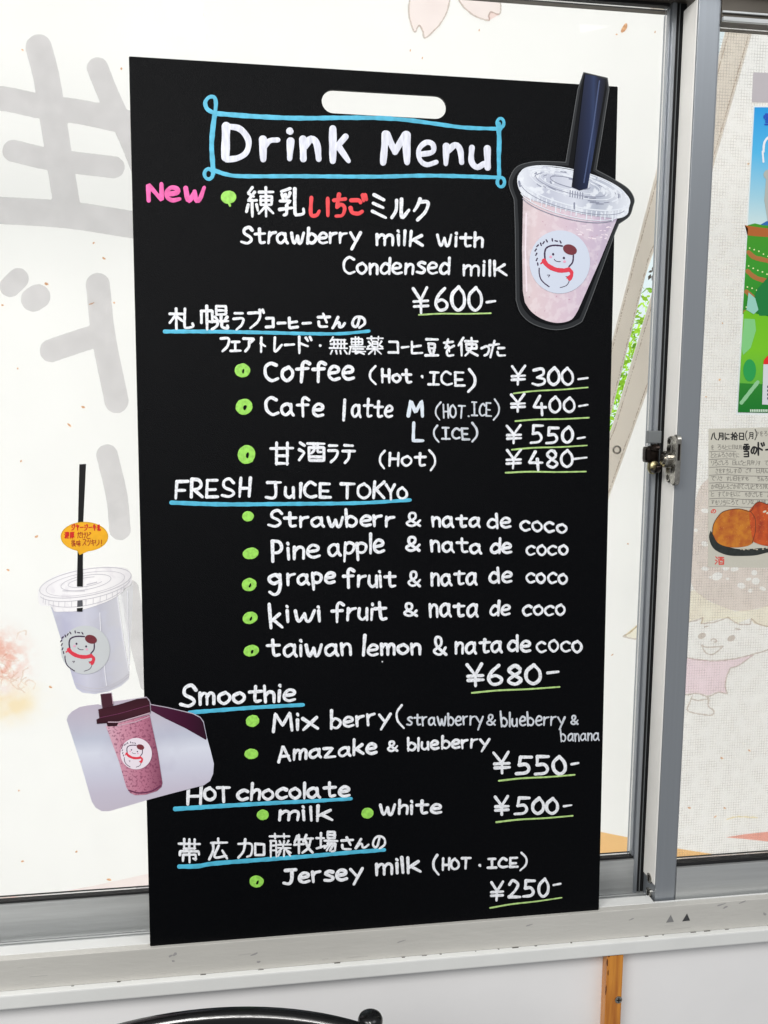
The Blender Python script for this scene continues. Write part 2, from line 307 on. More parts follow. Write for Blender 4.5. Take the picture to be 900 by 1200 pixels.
JP = {
'練': "5,0 2,4 6,6|7,3 2,9 8,9|5,9 5,20|2,12 1,17|8,12 9,16|10,3 20,3|11,6 19,6 19,12 11,12 11,6|11,9 19,9|15,0 15,20|15,13 10,18|15,13 20,18",
'乳': "9,0 2,2|2,4 3,7|5,4 6,7|9,3 8,6|1,9 9,9 6,12|~6,12 6,18 4,19|0,15 10,14|~13,0 13,17 15,19 20,18 20,15", 'い': "~2,2 2,16 6,17 8,14|15,3 15,17", 'ち': "2,5 18,4|~9,0 6,11|~6,11 12,9 18,12 14,18 5,19",
'ご': "~4,5 12,5 14,7|~3,13 5,18 12,19 16,17|17,0 18,5|20,0 21,4", 'ミ': "4,1 14,5|3,8 13,12|2,15 16,20", 'ル': "~6,2 6,12 1,19|~12,1 12,19 20,12", 'ク': "~8,0 5,6 1,11|~7,3 17,3 14,12 5,20",
'札': "0,5 11,5|5.5,0 5.5,20|5.5,6 0,14|5.5,7 11,12|~13,0 13,17 15,19 20,18 20,15", '幌': "1,4 1,14|1,4 9,4 9,14 7,13|5,0 5,20|12,0 19,0 19,7 12,7 12,0|12,3.5 19,3.5|15.5,8 15.5,13|11,9 13,12|20,9 18,12|10,13 20,13|~13,13 12,17 9,20|~16,13 16,18 20,19 20,17",
'ラ': "3,2 17,2|~1,8 18,8 15,15 6,20", 'ブ': "~1,4 15,4 13,13 4,20|15,0 16,3|19,0 20,3", 'コ': "2,3 18,3 18,18|1,18 18,18", 'ー': "0,10 20,9", 'ヒ': "~3,1 3,17 5,19 18,18|3,9 16,7", 'さ': "2,5 18,4|9,0 14,12|~3,12 4,18 14,19",
'ん': "~9,0 1,20|~1,20 7,10 11,11 12,18 16,18 20,12", 'の': "~11,4 8,15 4,17 1,12 5,4 12,2 18,6 18,13 11,19", 'フ': "~1,2 18,2 15,13 5,20", 'ェ': "3,5 17,5|10,5 10,18|1,18 19,18", 'ア': "1,2 18,2 12,8|~10,6 9,14 4,20", 'ト': "4,0 4,20|4,8 16,12", 'レ': "~3,0 3,19 18,10",
'ド': "4,0 4,20|4,8 14,12|12,1 14,5|17,0 19,4", '・': "9,9 11,11", '無': "4,0 1,5|3,3 18,3|1,8 20,8|0,13 20,13|5,3 5,13|9,3 9,13|13,3 13,13|17,3 17,13|3,16 1,20|7,16 8,20|12,16 13,20|17,16 20,20",
'農': "3,2 17,2 17,9 3,9 3,2|8,0 8,9|12,0 12,9|3,5.5 17,5.5|1,11.5 20,11.5|2,11 0,20|5,14 18,14|4,17 20,17|8,14 8,20 11,19|12,17 19,20", '薬': "1,2 19,2|6,0 6,4|14,0 14,4|7,6 13,6 13,12 7,12 7,6|7,9 13,9|3,6 5,9|17,6 15,9|2,12 5,10|18,12 15,10|1,14 19,14|10,12 10,20|9,15 3,20|11,15 17,20",
'豆': "1,1 19,1|5,6 15,6 15,11 5,11 5,6|6,13 8,17|14,13 12,17|0,19 20,19", 'を': "2,4 17,3|~9,0 4,10|~4,10 9,8 11,14|~19,8 7,13 8,19 18,19", '使': "5,0 0,8|3,6 3,20|7,4 20,4|8,7 19,7 19,12 8,12 8,7|~14,0 14,12 7,20|9,14 20,20", 'っ': "~1,7 13,4 18,9 14,16 8,18", 'た': "1,5 12,4|7,0 2,20|12,9 19,9|~11,14 12,18 20,18",
'甘': "0,5 20,5|5,0 5,20|15,0 15,20|5,12 15,12|5,19 15,19", '酒': "1,1 4,4|0,8 3,10|0,19 4,12|7,2 20,2|8,6 20,6 20,20 8,20 8,6|12,2 12,9 10,12|15,2 15,11 18,11|9,16 19,16", 'テ': "4,2 16,2|1,8 19,8|~11,8 10,15 5,20",
'帯': "0,4 20,4|5,0 5,8|10,0 10,8|15,0 15,8|5,8 15,8|1,14 1,10.5 19,10.5 19,13|4,13.5 4,19|4,13.5 16,13.5 16,18 14,17|10,11 10,20", '広': "10,0 10,3|2,4 19,4|~4,4 4,12 0,20|~10,7 6,18 18,17|14,12 19,19", '加': "~0,5 10,5 10,16 7,19|~5,0 4,12 0,20|13,5 20,5 20,17 13,17 13,5",
'藤': "1,2 19,2|6,0 6,4|14,0 14,4|2,6 2,20|2,6 7,6 7,20|2,10 7,10|2,14 7,14|10,6 11,8|18,6 17,8|9,9 20,9|9,12 20,12|14,6 13,12 8,16|14,12 20,16|14,14 14,20|11,15 9,19|17,15 20,19", '牧': "3,1 0,8|2,5 9,5|0,11 10,10|5,0 5,20|13,0 10,7|12,4 20,4|~18,4 15,14 9,20|~12,7 15,14 20,20",
'場': "0,6 7,6|4,1 4,16|0,17 8,14|11,0 18,0 18,6 11,6 11,0|11,3 18,3|8,9 20,9|~12,9 11,13 8,16|11,12 19,12 18,19 15,20|14,12 10,19|17,12 13,19",
'ジ': "3,2 8,5|1,8 6,11|~2,19 12,16 19,7|14,0 16,4|18,0 20,4", 'ャ': "2,9 17,7 12,13|7,4 11,20", '牛': "6,0 2,7|4,5 18,5|0,11 20,11|10,0 10,20", '濃': "1,2 4,5|0,8 3,11|0,19 4,13|7,2 19,2 19,8 7,8 7,2|7,5 19,5|6,11 20,11|6,11 5,20|9,14 18,14|12,14 11,20 19,19", '厚': "2,1 20,1|2,1 0,20|7,4 17,4 17,10 7,10 7,4|7,7 17,7|6,13 18,13|5,16 20,16|12,13 12,20 9,19",
'だ': "1,5 12,4|7,0 2,20|12,9 19,9|~11,14 12,18 20,18|15,0 16,4|19,0 20,4", 'け': "~3,1 2,10 4,19|8,6 20,5|~15,0 15,12 11,20", 'ど': "5,0 8,9|~17,5 5,11 5,18 17,18|15,0 17,3|19,0 20,3", '後': "6,0 1,5|7,5 1,11|4,10 4,20|13,0 10,4 16,5|16,3 9,9 18,10|13,9 9,15|~12,12 19,12 14,17 7,20|11,13 20,20", '味': "1,4 7,4 7,14 1,14 1,4|9,5 19,5|8,10 20,10|14,0 14,20|14,10 8,17|14,10 20,17",
'ス': "~3,2 16,2 12,11 1,20|12,11 19,19", 'ッ': "3,6 5,10|9,4 11,9|~18,5 16,14 8,19", 'キ': "3,5 17,3|2,12 18,10|8,0 12,20", 'リ': "4,2 4,12|~15,1 15,12 8,20", '！': "10,0 10,13|10,18 10,19",
'八': "7,4 1,18|~12,2 15,14 20,18", '月': "~5,1 5,13 1,20|5,1 17,1 17,19 14,18|5,7 17,7|5,12 17,12", 'に': "~3,1 2,10 4,19|9,5 18,5|~9,13 10,17 19,17", '拾': "0,5 8,5|5,0 5,19 2,17|0,13 8,10|14,0 8,8|14,0 20,8|11,9 17,9|10,12 18,12 18,19 10,19 10,12", '日': "4,1 16,1 16,19 4,19 4,1|4,10 16,10", '雪': "4,1 16,1|1,8 1,4 19,4 18,8|10,1 10,10|5,6 7,7|13,6 15,7|5,9 7,9|13,9 15,9|3,12 17,12 17,20 3,20|4,16 17,16",
'は': "~3,1 2,10 4,19|8,6 20,5|~14,0 14,16 10,19 8,16 12,14 20,18", 'て': "~1,4 18,2|~18,2 8,9 9,16 16,19", 'か': "~1,6 11,5 11,15 6,19|7,0 2,19|15,3 19,10", 'る': "~3,2 15,2|~15,2 3,13 12,8 18,13 14,19 8,18", 'し': "~4,0 4,15 9,19 18,13", 'と': "5,0 8,9|~17,5 5,11 5,18 17,18", 'も': "~9,0 7,15 12,19 18,14|2,5 15,5|2,10 15,10", 'り': "~4,2 3,8 5,10|~14,1 16,10 9,20", 'な': "1,4 11,3|8,0 2,12|15,3 19,6|~13,7 13,16 8,19 6,16 11,14 19,19", 'す': "1,4 19,4|~11,0 11,12 6,14 6,9 11,9 11,15 6,20"}
def parse(s):
    out = []
    for st in s.split('|'):
        sm = st.startswith('~'); st = st.lstrip('~'); out.append((sm, [tuple(float(q) for q in p.split(',')) for p in st.split()]))
    return out
LATP = {k: parse(v) for k, v in LAT.items()}; JPP = {k: parse(v) for k, v in JP.items()}
GAP = 3.4
def word(mb, plane, text, x0, x1, yb0, yb1, xh, wpx, cap=None, h=.00012, base=0.0, jit=.5, gap=GAP, slant=0):
    """write text between px x0..x1, baseline from yb0 to yb1, x-height xh, capital height cap (all photo pixels)"""
    cap = cap or xh*1.5; hw = wpx/2
    ws = []; 
    for ch in text:
        if ch == ' ': ws.append((0, 6)); continue
        xs = [p[0] for _, st in LATP[ch] for p in st]; ws.append((min(xs), max(xs)-min(xs)))
    tot = sum(q[1] for q in ws)+gap*(len(text)-1); sx = (x1-x0-wpx)/tot if tot > 0 else 1
    if len(text) == 1 and ws[0][1] < 1: sx = 1
    cur = 0
    for ch, (mn, wd) in zip(text, ws):
        if ch != ' ':
            jx = random.uniform(-jit, jit)*.7; jy = random.uniform(-jit, jit); rs = 1+random.uniform(-.08, .08); sh = slant+random.uniform(-.09, .09)
            for sm, st in LATP[ch]:
                q = []
                for X, Y in st:
                    xx = x0+hw+(cur+X-mn)*sx+jx; t = (xx-x0)/max(1, x1-x0); yb = yb0+(yb1-yb0)*t-hw
                    yy = (Y/10*(xh-wpx) if Y <= 10 else (xh-wpx)+(Y-10)/5*(cap-xh))*rs
                    q.append((xx+sh*yy+random.uniform(-.18, .18)*jit, yb-yy+jy+random.uniform(-.2, .2)*jit))
                if sm: q = cr(q, 5)
                mb.stroke(plane, q, wpx, h, base)
        cur += wd+gap
    return mb
def jp(mb, plane, ch, x0, y0, x1, y1, wpx, h=.00012, base=0.0, jit=.35):
    st = JPP[ch]; xs = [p[0] for _, s_ in st for p in s_]; ys = [p[1] for _, s_ in st for p in s_]
    wpx = wpx*(1.1 if plane is BOARD else 1); ax, bx, ay, by = min(xs), max(xs), min(ys), max(ys); hw = wpx/2; x0 += hw; x1 -= hw; y0 += hw; y1 -= hw
    for sm, s_ in st:
        q = []
        for X, Y in s_:
            xx = x0+(X-ax)/(bx-ax)*(x1-x0) if bx > ax else (x0+x1)/2
            yy = y0+(Y-ay)/(by-ay)*(y1-y0) if by-ay > 3 else (y0+y1)/2+(Y-10)*.3
            q.append((xx+random.uniform(-jit, jit), yy+random.uniform(-jit, jit)))
        if sm: q = cr(q, 5)
        mb.stroke(plane, q, wpx, h, base)
    return mb
# ================================================================== THE SETTING
X0, X1 = -.75, 1.35
# wall below the window
zw = -.045
tag(MB().box(X0, X1, .004, .10, -1.1, zw+.004).build('wall', 'wall'), kind='structure')
# ------------------------------------------------------------------ window frame
fr = thing('window_frame', 'fixed silver aluminium window frame with front track, below and around both sashes', 'window frame', (.3, .03, -.036))
def fbox(name, mat, x0, x1, y0, y1, z0, z1, parent, bev=.0008, **k): return MB().box(x0, x1, y0, y1, z0, z1).build(name, mat, parent, bevel=bev, **k)
fbox('front_face', 'alu_face', X0, X1, -.004, .0045, -.0345, 0, fr)
fbox('track_base', 'alu_h', X0, X1, .005, .075, -.034, -.011, fr)
fbox('track_lip', 'sill', X0, .570, .0048, .020, -.0108, .0003, fr, bev=.0005)  # white colour puts the lip's reflected brightness into the material
fbox('track_lip', 'sill', .5701, X1, .0048, .0071, -.0108, .0003, fr, bev=.0004)
fbox('track_rib', 'alu_h', X0, X1, .026, .0285, -.0109, -.004, fr)
fbox('track_rib', 'alu_h', X0, X1, .034, .0365, -.0109, -.006, fr)
fbox('window_sill_trim', 'sill', X0, X1, -.011, .0035, -.0505, -.0348, fr, bev=.0015)
fbox('head_frame', 'alu_dark', X0, X1, -.004, .075, .999, 1.06, fr)
for px, py in ((785, 1077), (804, 1075.5)):
    MB().poly(YP(-.004), [(px-4.5, py+4), (px+1, py-5), (px+4.5, py+3)], .0004, .0003).build('triangle_mark', flat('mark_dark', (60, 60, 62)) if px > 790 else flat('mark_grey', (128, 128, 128)), fr)
sm = MB()
for px, py, a, b in ((298, 1118, 4, 1.2), (303, 1127, 2, 1.5), (200, 1120, 3, 1), (845, 1060, 5, .8), (850, 1063, 3, 1), (870, 1057, 4, .8), (896, 1071, 1.5, 2), (205, 1118, 2.6, 1.8), (203, 1126, 1.6, 1.2), (740, 1077, 3, .7), (620, 1084, 4, .7), (470, 1103, 5, .6)):
    sm.ell(YP(-.004), px, py, a, b, -20, .0003, 9, .4)
sm.build('scuff', flat('scuff_grey', (160, 158, 158)), fr)
sc_ = MB()
for i in range(26):
    px = random.uniform(0, 890); py = random.uniform(1072, 1128)+(450-px)*.085
    if i % 2: continue
    if (px < 180 and py < 1125) or py < 1074+(700-px)*.083: continue
    L_ = random.uniform(4, 26); sc_.stroke(YP(-.0041), [(px, py), (px+L_, py-L_*.09+random.uniform(-1, 1))], random.uniform(.35, .7), .00003)
sc_.build('fine_scratches', flat('scratch_light', (182, 180, 176), .35), fr, kind='stuff')
dj = MB(); JP_ = YP(-.0045)
x = -.14
while x < .75:
    x += random.uniform(.015, .09); L_ = random.uniform(.001, .008)
    dj.box(x, x+L_, -.0049, -.0041, -.0349, -.0349+random.uniform(.0003, .0008))
dj.build('joint_dirt', flat('dirt', (92, 88, 82), .9), fr, kind='stuff')
# ------------------------------------------------------------------ sashes
row = lambda px, y, py=300: YP(y).at(px, py)[0]
def zrow(py, y, px): return YP(y).at(px, py)[2]
xs0, xs1 = row(775, .045), row(780.0, .045)      # far sash stile seen beside the near one
ls = thing('sliding_sash', 'far left sliding window sash of silver aluminium behind the black menu board', 'window sash', (.0, .055, -.01))
zt = .996
fbox('bottom_rail', 'alu_h', X0, xs0, .044, .062, -.0105, .0325, ls)
fbox('glazing_gasket', 'rubber', X0, xs0+.001, .0465, .059, .0327, .0352, ls, bev=.0004)
fbox('stile', 'alu', xs0, xs1, .044, .062, -.0105, zt+.003, ls)
fbox('glazing_bead', 'alu', xs0-.0016, xs0-.0002, .0475, .058, .0354, zt-.0022, ls, bev=.0004)
fbox('wool_pile', 'rubber', xs1+.0002, xs1+.012, .0465, .06, -.0105, zt+.003, ls, bev=0)
fbox('fin', 'greyplastic', xs1+.0034, xs1+.0040, .0445, .0463, -.0105, zt+.003, ls, bev=.0003)
fbox('top_gasket', 'rubber', X0, xs0-.0024, .0465, .059, zt-.0004, zt+.0026, ls, bev=.0004)
MB().box(X0, xs0-.0025, .0528, .0552, .0354, zt-.0006).build('glass_pane', 'glass', ls)
# near right sash
rs_ = thing('sliding_sash', 'near right sliding window sash of silver aluminium with a lock on its stile', 'window sash', (.59, .02, -.01))
sx0, sx1 = .5730, .5965
sti = MB(); sti.box(sx0, sx1, .010, .042, -.0095, .990); sti.build('stile', 'alu', rs_, bevel=.0008)
M['cream'] = pmat('cream_plastic', (250, 248, 243), .4, noise=.03, nscale=20)  # paints the stile's lit side near-white; the strip is added for this
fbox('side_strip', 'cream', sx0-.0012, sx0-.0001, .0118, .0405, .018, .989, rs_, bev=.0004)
fbox('stile_lip', 'alu', sx1-.001, sx1+.0022, .0125, .030, -.0090, .9895, rs_, bev=.0004)
fbox('glazing_gasket', 'rubber', sx1+.0024, sx1+.0036, .016, .027, .0415, .966, rs_, bev=.0003)
fbox('bottom_rail', 'alu_h', sx1+.0023, X1, .0105, .034, -.0045, .0372, rs_)
fbox('rail_lip', 'alu_h', sx1+.0023, X1, .0075, .0104, -.0095, -.0035, rs_, bev=.0004)
fbox('glazing_gasket', 'rubber', sx1+.0023, X1, .014, .029, .0374, .0412, rs_, bev=.0004)
fbox('top_rail', 'alu_dark', sx1+.0023, X1, .0105, .034, .968, .992, rs_)
fbox('rail_lip', 'alu_h', sx1+.0023, X1, .0082, .0103, .976, .978, rs_, bev=.0003)
fbox('rail_lip', 'alu_h', sx1+.0023, X1, .0065, .0103, .9675, .9715, rs_, bev=.0003)
MB().box(sx1+.0038, X1, .0228, .0252, .0414, .9678).build('glass_pane', 'glass', rs_)
# crescent lock on the room-side sash
def P3(px, py, y): return YP(y).at(px, py)
lock = thing('crescent_lock', 'steel crescent latch with brass keeper where the two window sashes meet', 'window lock', tuple(P3(788, 538, .015)))
c = P3(789, 538, .018)
zA, zB = P3(789, 511, .014)[2], P3(785, 566, .014)[2]
b_ = MB(); n = 16
for k, r0 in ((0, 1.0), (1, .8)):
    pass
def capsule_plate(name, mat, y0, y1, z0, z1, x0, x1, parent):
    r = (y1-y0)/2; cy = (y0+y1)/2; pts = []
    for i in range(13): t = math.pi*i/12; pts.append((cy+r*math.cos(t), z1-r+r*math.sin(t)))
    for i in range(13): t = math.pi+math.pi*i/12; pts.append((cy+r*math.cos(t), z0+r+r*math.sin(t)))
    n = len(pts); vs = [(x1, p[0], p[1]) for p in pts]+[(x0+.0012, p[0], p[1]) for p in pts]+[(x0, cy+(p[0]-cy)*.8, (z0+z1)/2+(p[1]-(z0+z1)/2)*.96) for p in pts]
    fs = [(i, (i+1) % n, n+(i+1) % n, n+i) for i in range(n)]+[(n+i, n+(i+1) % n, 2*n+(i+1) % n, 2*n+i) for i in range(n)]+[tuple(range(2*n, 3*n)), tuple(range(n-1, -1, -1))]
    mb = MB(); mb.add(vs, fs); return mb.build(name, mat, parent)
capsule_plate('base_plate', 'steel', .0125, .0245, zB, zA, sx0-.0055, sx0-.0013, lock)
capsule_plate('handle', 'steel', -.002, .011, zB-.002, zA+.002, sx0-.0068, sx0-.0014, lock)
fbox('handle_groove', 'darkmetal', sx0-.0048, sx0-.0032, -.0032, -.0018, (zA+zB)/2, zA-.008, lock, bev=0)
hub = MB().cyl((sx0-.0045, .0185, (zA+zB)/2), (-1, 0, 0), .0095, .007); hub.build('hub', 'steel', lock)
MB().cyl((sx0-.0105, .0185, (zA+zB)/2), (-1, 0, 0), .0058, .0025).build('rivet', 'steel', lock)
for zz in (zA-.006, zB+.006): MB().cyl((sx0-.0045, .0185, zz), (-1, 0, 0), .0032, .0014, 14).build('screw', 'darkmetal', lock)
hk = MB(); kk = []   # the crescent itself: swept half ring reaching to the far sash
cx_, cy_, cz_ = sx0-.012, .026, (zA+zB)/2
for i in range(15):
    t = math.radians(70-220*i/14); kk.append((cx_-.004, cy_+.0115*math.cos(t)*.9, cz_+.0135*math.sin(t)))
vs = []; fs = []
for i, (a, b, c2) in enumerate(kk):
    rr = .0042*(1-.45*i/14); 
    d = Vector((0, b-cy_, c2-cz_)).normalized()
    for j in range(8):
        u = 2*math.pi*j/8; vs.append((a+rr*1.5*math.cos(u), b+d.y*rr*math.sin(u), c2+d.z*rr*math.sin(u)))
for i in range(len(kk)-1):
    for j in range(8): fs.append((i*8+j, i*8+(j+1) % 8, i*8+8+(j+1) % 8, i*8+8+j))
fs += [tuple(range(8)), tuple(range(len(vs)-8, len(vs)))]
hk.add(vs, fs, True); hk.build('crescent', 'darkmetal', lock)
kp = P3(766, 512, .040)
fbox('keeper', 'greyplastic', kp[0]-.0075, kp[0]+.0075, .036, .0438, kp[2]-.007, kp[2]+.007, lock, bev=.001)
kd = P3(764, 532, .036)
fbox('keeper_hook', 'darkmetal', kd[0]-.009, kd[0]+.006, .030, .0438, kd[2]-.010, kd[2]+.009, lock, bev=.0042)
kb = P3(765, 547, .034); bm = bmesh.new(); bmesh.ops.create_uvsphere(bm, u_segments=16, v_segments=10, radius=1)
d_ = MB(); d_.add([(kb[0]+v.co.x*.0062, kb[1]+v.co.y*.006, kb[2]+v.co.z*.0085) for v in bm.verts], [tuple(v.index for v in f.verts) for f in bm.faces], True); bm.free(); d_.build('brass_dome', 'brass', lock)
# roller adjusters low on the stile side
for px, py, r in ((760, 1029, .0058), (760, 1046, .0058)):
    p = P3(px, py, .024); MB().cyl((sx0-.0002, p[1], p[2]), (-1, 0, 0), r, .0022, 18).build('adjuster_screw', 'steel', rs_)
    MB().box(sx0-.0030, sx0-.0023, p[1]-.001, p[1]+.001, p[2]-.0035, p[2]+.0035).build('screw_slot', 'darkmetal', rs_)
# ------------------------------------------------------------------ insect screen outside the right sash
def screen_mat():
    mt = bpy.data.materials.new('insect_mesh'); mt.use_nodes = True; nt = mt.node_tree; nt.nodes.clear()
    o = nt.nodes.new('ShaderNodeOutputMaterial'); tc = nt.nodes.new('ShaderNodeTexCoord'); sp = nt.nodes.new('ShaderNodeSeparateXYZ'); nt.links.new(tc.outputs['Object'], sp.inputs[0])
    def lines(sock, freq):
        a = nt.nodes.new('ShaderNodeMath'); a.operation = 'MULTIPLY'; a.inputs[1].default_value = freq; nt.links.new(sock, a.inputs[0])
        f = nt.nodes.new('ShaderNodeMath'); f.operation = 'FRACT'; nt.links.new(a.outputs[0], f.inputs[0])
        g = nt.nodes.new('ShaderNodeMath'); g.operation = 'LESS_THAN'; g.inputs[1].default_value = .2; nt.links.new(f.outputs[0], g.inputs[0]); return g.outputs[0]
    a = lines(sp.outputs[0], 300); b = lines(sp.outputs[2], 300)
    mx = nt.nodes.new('ShaderNodeMath'); mx.operation = 'MAXIMUM'; nt.links.new(a, mx.inputs[0]); nt.links.new(b, mx.inputs[1])
    n = nt.nodes.new('ShaderNodeTexNoise'); n.inputs['Scale'].default_value = 70; nt.links.new(tc.outputs['Object'], n.inputs[0])
    m1 = nt.nodes.new('ShaderNodeMapRange'); nt.links.new(n.outputs[0], m1.inputs[0]); m1.inputs['From Min'].default_value = .35; m1.inputs['From Max'].default_value = .65; m1.inputs['To Min'].default_value = .01; m1.inputs['To Max'].default_value = .17
    m2 = nt.nodes.new('ShaderNodeMath'); m2.operation = 'MULTIPLY'; nt.links.new(mx.outputs[0], m2.inputs[0]); nt.links.new(m1.outputs[0], m2.inputs[1])
    m3 = nt.nodes.new('ShaderNodeMath'); m3.operation = 'ADD'; m3.inputs[1].default_value = .05; nt.links.new(m2.outputs[0], m3.inputs[0]); m2 = m3
    t = nt.nodes.new('ShaderNodeBsdfTransparent'); d = nt.nodes.new('ShaderNodeBsdfDiffuse'); d.inputs[0].default_value = srgb(240, 214, 196)
    ms = nt.nodes.new('ShaderNodeMixShader'); nt.links.new(m2.outputs[0], ms.inputs[0]); nt.links.new(t.outputs[0], ms.inputs[1]); nt.links.new(d.outputs[0], ms.inputs[2]); nt.links.new(ms.outputs[0], o.inputs[0]); return mt
M['mesh'] = screen_mat()
sc = thing('insect_screen', 'fine beige insect screen outside the right hand window pane', 'insect screen', (.9, .095, 0))
MB().box(sx1+.006, X1, .0948, .0952, .0, 1.0).build('mesh', 'mesh', sc)
fbox('screen_frame', 'alu', sx1-.018, sx1+.0058, .088, .102, -.01, 1.01, sc)
# pale overcast sky far outside, seen through the gap between the banners
mt = bpy.data.materials.new('pale_sky'); mt.use_nodes = True; nt = mt.node_tree; nt.nodes.clear()
o_ = nt.nodes.new('ShaderNodeOutputMaterial'); e_ = nt.nodes.new('ShaderNodeEmission'); e_.inputs[0].default_value = (.84, .97, 1.0, 1); e_.inputs[1].default_value = 1.0; nt.links.new(e_.outputs[0], o_.inputs[0])
M['sky'] = mt
tag(MB().box(-9, 12, 9.0, 9.05, -3, 9).build('sky', 'sky'), kind='structure')
# ================================================================== BANNERS outside
BW = .006
PA = YP(.40, BW); PB = YP(.415, BW)
def sheet(name, plane, left, right, ytop, ybot, nx, ny, mat, parent, h=0.0):
    """left/right: px x as a function of px y"""
    vs = []; fs = []
    for j in range(ny+1):
        py = ytop+(ybot-ytop)*j/ny
        for i in range(nx+1):
            a = left(py); b = right(py); vs.append(plane.at(a+(b-a)*i/nx, py, h))
    for j in range(ny):
        for i in range(nx): a = j*(nx+1)+i; fs.append((a, a+1, a+nx+2, a+nx+1))
    mb = MB(); mb.add(vs, fs, True); return mb.build(name, mat, parent)
def pl(pts):
    ys = [p[1] for p in pts]; xs_ = [p[0] for p in pts]
    def f(y):
        if y < ys[0]: return xs_[0]+(y-ys[0])*(xs_[1]-xs_[0])/(ys[1]-ys[0])
        if y > ys[-1]: return xs_[-1]+(y-ys[-1])*(xs_[-1]-xs_[-2])/(ys[-1]-ys[-2])
        return float(np.interp(y, ys, xs_))
    return f
gapL = pl([(842, 30), (768, 285), (760, 300), (714.5, 487), (705, 520), (560, 1020)])
gapR = pl([(850, 32), (775, 300), (715, 505), (706, 523), (563, 1020)])
hemA = pl([(812, 30), (780, 150), (741, 300), (717.5, 392), (640, 680)])
hemB = pl([(882, 32), (837, 185), (769, 425), (712, 585), (560, 1000)])
ba = thing('banner', 'white banner with large grey Japanese letters seen from behind, outside the left pane', 'banner', tuple(PA.at(60, 1300)))
sheet('cloth', PA, lambda y: -330, gapL, -160, 1330, 60, 70, 'cloth', ba)
sheet('hem', PA, hemA, gapL, -160, 1330, 2, 40, 'hem', ba, .0016)
bb = thing('banner', 'white banner with drawn girl and grommeted hem, outside the right pane', 'banner', tuple(PB.at(900, 1300)))
sheet('cloth', PB, gapR, lambda y: 1500, -160, 1330, 50, 70, 'cloth', bb)
sheet('hem', PB, gapR, hemB, -160, 1330, 2, 40, 'hem', bb, .0016)
for nm, plane_, a_, b_, par in (('A', PA, hemA, gapL, ba), ('B', PB, gapR, hemB, bb)):
    for f_ in (.12, .88):
        q = [(a_(y)+(b_(y)-a_(y))*f_, y) for y in range(20, 680, 12)]
        sdf_fill(MB(), plane_, [(q, .9)], .0030, .8).build('hem_seam', 'ink_line', par)
gm = MB(); ring = []
for i in range(20):
    t = 2*math.pi*i/20
    for rr, hh in ((3.0, .002), (3.4, .0038), (4.9, .0038), (5.3, .002)): ring.append(PB.at(721.5+rr*math.cos(t), 527+rr*math.sin(t), hh))
gm.add(ring, [(i*4+j, ((i+1) % 20)*4+j, ((i+1) % 20)*4+j+1, i*4+j+1) for i in range(20) for j in range(3)], True); gm.build('grommet', 'steel', bb)
# printing on the banner cloth
H1 = .0022
def prt(name, mat, parent, plane, strokes, h=H1, cell=1.6, label=None): return sdf_fill(MB(), plane, strokes, h, cell).build(name, mat, parent, label=label)
prt('printed_letter', 'ink_grey', ba, PA, [
    ([(45, 55), (55, 95), (67, 170), (80, 250)], 31), ([(114, 79), (132, 123), (150, 158), (168, 205), (176, 240)], 25),
    ([(-60, 112), (0, 115), (50, 125), (100, 132), (165, 147)], 29), ([(16, 177), (60, 187), (133, 196)], 26), ([(-70, 244), (0, 247), (80, 252), (160, 264), (230, 272)], 32)], label='grey letter 生 seen from behind')
prt('printed_letter', 'ink_grey', ba, PA, [([(13, 336), (22, 327)], 25), ([(40, 351), (45, 348)], 29), ([(115, 334), (122, 396), (137, 470)], 28), ([(61, 411), (90, 401), (118, 392)], 27)], label='grey letter ド seen from behind')
prt('printed_letter', 'ink_grey', ba, PA, [([(126, 533), (137, 580), (141, 620)], 25)], label='grey stroke of the letter ー')
prt('printed_letter', 'ink_grey', ba, PA, [([(152, 690), (163, 750), (175, 800)], 22)], label='grey stroke of a letter half hidden by the board')
fl = MB()
for (x, y) in ((142, 80), (26, 58), (55, 333), (4, 358), (22, 432), (82, 498), (108, 356), (134, 355), (98, 477), (26, 540), (44, 628), (11, 667), (60, 804), (23, 925), (90, 997), (27, 1008), (128, 1030), (122, 303), (110, 285)):
    fl.ell(PA, x, y, random.uniform(1, 3.2), random.uniform(.8, 1.5), random.uniform(-40, 40), H1, 9, .3)
fl.ell(PA, 729, 35.5, 5.8, 2.8, -60, H1, 14, .15); fl.ell(PA, 720, 43, 1.3, .9, 0, H1, 8)
for (x, y) in ((480, 61), (494, 70), (560, 38), (765, 40)): fl.ell(PA, x, y, .7, 1.6, 10, H1, 7)
fl.build('petal_flecks', 'ink_fleck', ba, kind='stuff')
